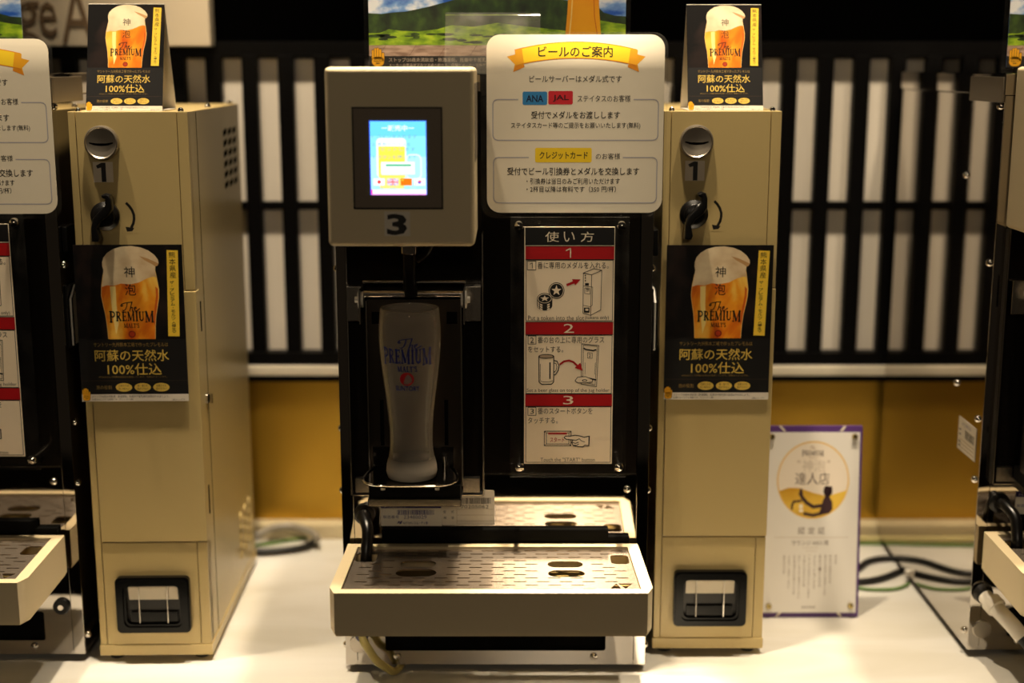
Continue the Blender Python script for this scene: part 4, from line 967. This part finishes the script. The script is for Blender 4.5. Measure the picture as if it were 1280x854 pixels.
# ------------------------------------------------------------------ certificate
CYY = .165
K3 = 3.557
xr, zr_ = at(1073, 761, CYY); xl = at(950, 761, CYY)[0]
cert = empty('certificate_plaque', ((xl+xr)/2, CYY, .0005), 0); tag(cert, 'white certificate plaque with purple edges and gold round emblem', 'plaque')
Wc = xr-xl; Hc = math.hypot(at(1073, 533, CYY+.025)[1], .025); tilt = math.atan2(.025, Hc)
b = MB(); PUR = mat('purple_backing', (92,60,124), .3, var=.08, bscale=20)
b.box(-Wc/2, Wc/2, 0, .005, 0, Hc, PUR, .0008); pb2 = b.build('backing_board', cert); pb2.rotation_euler = (-tilt, 0, 0)
s = Sheet((8,36,430,806), Wc*422/440, Hc*770/818, mat('certificate_paper', (236,232,226), .35, var=.02, bscale=30), .0008)
GR = ink((96,78,68)); GRL = ink((190,170,150))
s.ell(227,238,160,165, ink((232,190,96)), 1, 48); s.ell(227,238,154,159, ink((240,228,212)), 2, 48)
low = [(227+154*math.cos(math.radians(a)), 238+159*math.sin(math.radians(a))) for a in range(16, 165, 6)] + [(80,284),(120,270),(170,272),(230,292),(290,306),(340,292)]
s.poly(low, M_GOLDPR, 3)
SIL = ink((62,40,46))
s.ell(293,286,19,23, SIL, 5); s.poly([(276,272),(282,263),(312,265),(314,292),(300,312),(286,308)], SIL, 5)
s.poly([(282,306),(300,308),(314,330),(316,362),(300,380),(262,384),(258,372),(270,346),(270,330)], SIL, 5); s.line([(272,346),(230,352),(200,334),(178,308)], 15, SIL, 5); s.poly([(164,300),(170,276),(180,274),(184,300),(176,312)], SIL, 5); s.line([(280,376),(230,388),(190,380)], 13, SIL, 5)
s.line([(136,362),(136,344),(144,330),(160,328),(178,326)], 9, SIL, 5); s.ell(176,350,9,10, ink((250,240,220)), 5, 16); s.rect(168,362,186,374, ink((250,240,220)), 5)
s.script_the(212,92,236,108, GRL, 4, 2); s.serif('PREMIUM', 176,112,272,136, GR, 4, (0,6)); s.serif("MALT'S", 206,139,246,146, GRL, 4)
s.text('神泡', 178,152,280,202, ink((206,192,176)), 4); s.text('"', 156,154,168,166, GRL, 4); s.text('"', 288,154,300,166, GRL, 4)
s.text('達人店', 148,206,300,258, GR, 4)
[s.text(ch, x_, 438, x_+30, 468, GR, 3) for ch, x_ in (('認',165), ('定',210), ('証',254))]; s.line([(60,482),(388,482)], 1.6, GRL, 2); s.text('ラウンジ ASO 様', 138,494,302,516, GR, 3); s.line([(188,526),(256,526)], 1.4, GRL, 2); s.line([(200,540),(250,540)], 1.4, GRL, 2)
for cx, y1_, t in ((336,598,'貴店は'), (312,680,'神泡の品質を守る'), (290,734,'確かな技術と管理により'), (266,698,'最高の一杯を提供'), (242,706,'されていることを'), (218,746,'ここに認定いたします'), (196,694,'今後とも変わらぬ'), (174,748,'おいしさをお届け下さい'), (152,730,'お客様の笑顔のため'), (128,706,'心をこめて注ぐ'), (106,640,'認定店'))[:11]:
    s.vtext(t, cx, 556, y1_, 9, ink((128,110,98)), 3)
s.text('SUNTORY', 188,777,252,787, GR, 3, .01)
s.build('certificate_sheet', pb2, (-.0012, -.0016, Hc*22/818))
b = MB()
for u, v, u2, v2 in ((338,36,356,14), (90,36,68,14), (338,806,356,828), (90,806,68,828)):
    f = lambda a, c: ((a-220)/440*Wc, Hc*(1-(c-14)/818))
    q = [f(u,v), f(u+12,v), f(u2+12,v2), f(u2,v2)]; b.poly([(p[0], -.0004, max(0, min(Hc, p[1]))) for p in q], ink((236,226,208)))
b.build('corner_stripes', pb2, recalc=False)
for u, v in ((404,58), (403,780), (38,782), (38,58)):
    m = MB(); x, z = (u-220)/440*Wc, Hc*(1-(v-14)/818); m.lathe([(.0040,0),(.0040,.0025),(.003,.0042),(.0001,.0046)], (x, -.0012, z), (0,-1,0), mat('brass_peg', (200,180,120), .25, 1, var=.05), 16, False); m.build('standoff_peg', pb2)

# ------------------------------------------------------------------ cables
def gxy(px, py, z=0):
    x = (px-640)/F_PX; y = (427-py)/F_PX
    d = Vector((x, math.cos(PITCH)+y*math.sin(PITCH), -math.sin(PITCH)+y*math.cos(PITCH))); t = (z-CAM_H)/d.z
    return (x*t, -DIST+d.y*t, z)
def cable(name, pts, r, m, label, closed=False, cat='cable'):
    b = MB(); b.tube(pts, r, m, 12, closed); o = b.build(name); return tag(o, label, cat)
G = lambda lst, z: [gxy(px, py, z) for px, py in lst]
cable('power_cable', G([(1000,718),(1060,716),(1085,702),(1110,698),(1140,700),(1128,712),(1105,722),(1078,727),(1040,726),(1010,724)], .0052), .0045, M_RUBBER, 'looped black power cable on the counter beside the certificate')
GRN = mat('green_yellow_sheath', (88,124,52), .45, var=.4, bscale=25)
cable('earth_wire', [gxy(1000,735,.003), gxy(1050,733,.003), gxy(1090,737,.003), gxy(1120,736,.003), gxy(1136,730,.004)], .0022, GRN, 'thin green earth wire in front of the black cable loop')
b = MB(); b.box(-.006,.006,-.004,.004,0,.009, M_WHITEP, .001); b.cyl((.0,-.004,.004),(.0,-.010,.004), .003, M_CHROME, 10)
o = b.build('wire_connector', None, loc=(gxy(1136,728)[0], gxy(1136,728)[1], .0095)); tag(o, 'small white wire connector on top of the black cable loop', 'connector')
cable('beer_hose', [(.30,.455,.0058), (.46,.455,.0058), (.62,.455,.0058), (.80,.458,.0058), (1.0,.46,.0058)], .0055, mat('clear_pale_hose', (236,222,160), .15, trans=.45, var=.1, bscale=30), 'pale clear hose running along the foot of the gold wall', cat='hose')
cable('earth_wire', [(.30,.440,.0025), (.40,.436,.0025), (.50,.440,.0025), (.545,.445,.0025), (.62,.44,.0025)], .0022, GRN, 'thin green wire lying alongside the pale hose')
cable('power_cable', [gxy(270,690,.0075), gxy(310,690,.0075), gxy(350,688,.0075), gxy(385,682,.0075), gxy(394,668,.009), gxy(375,659,.012), gxy(345,660,.0075), gxy(300,668,.0075)], .0048, M_RUBBER, 'black cable loop behind the left coin box')
cable('grey_hose', [gxy(285,672,.0085), gxy(315,672,.014), gxy(340,660,.022), gxy(365,658,.022), gxy(384,663,.020), gxy(394,669,.0185), gxy(397,675,.0165)], .0055, mat('grey_hose_skin', (150,142,128), .3, var=.08, bscale=30), 'glossy grey hose arching over the black cable left of the machine', cat='hose')
cable('earth_wire', [gxy(270,684,.003), gxy(320,682,.003), gxy(360,676,.003), gxy(384,672,.003)], .0022, GRN, 'thin green wire inside the black cable loop at left')
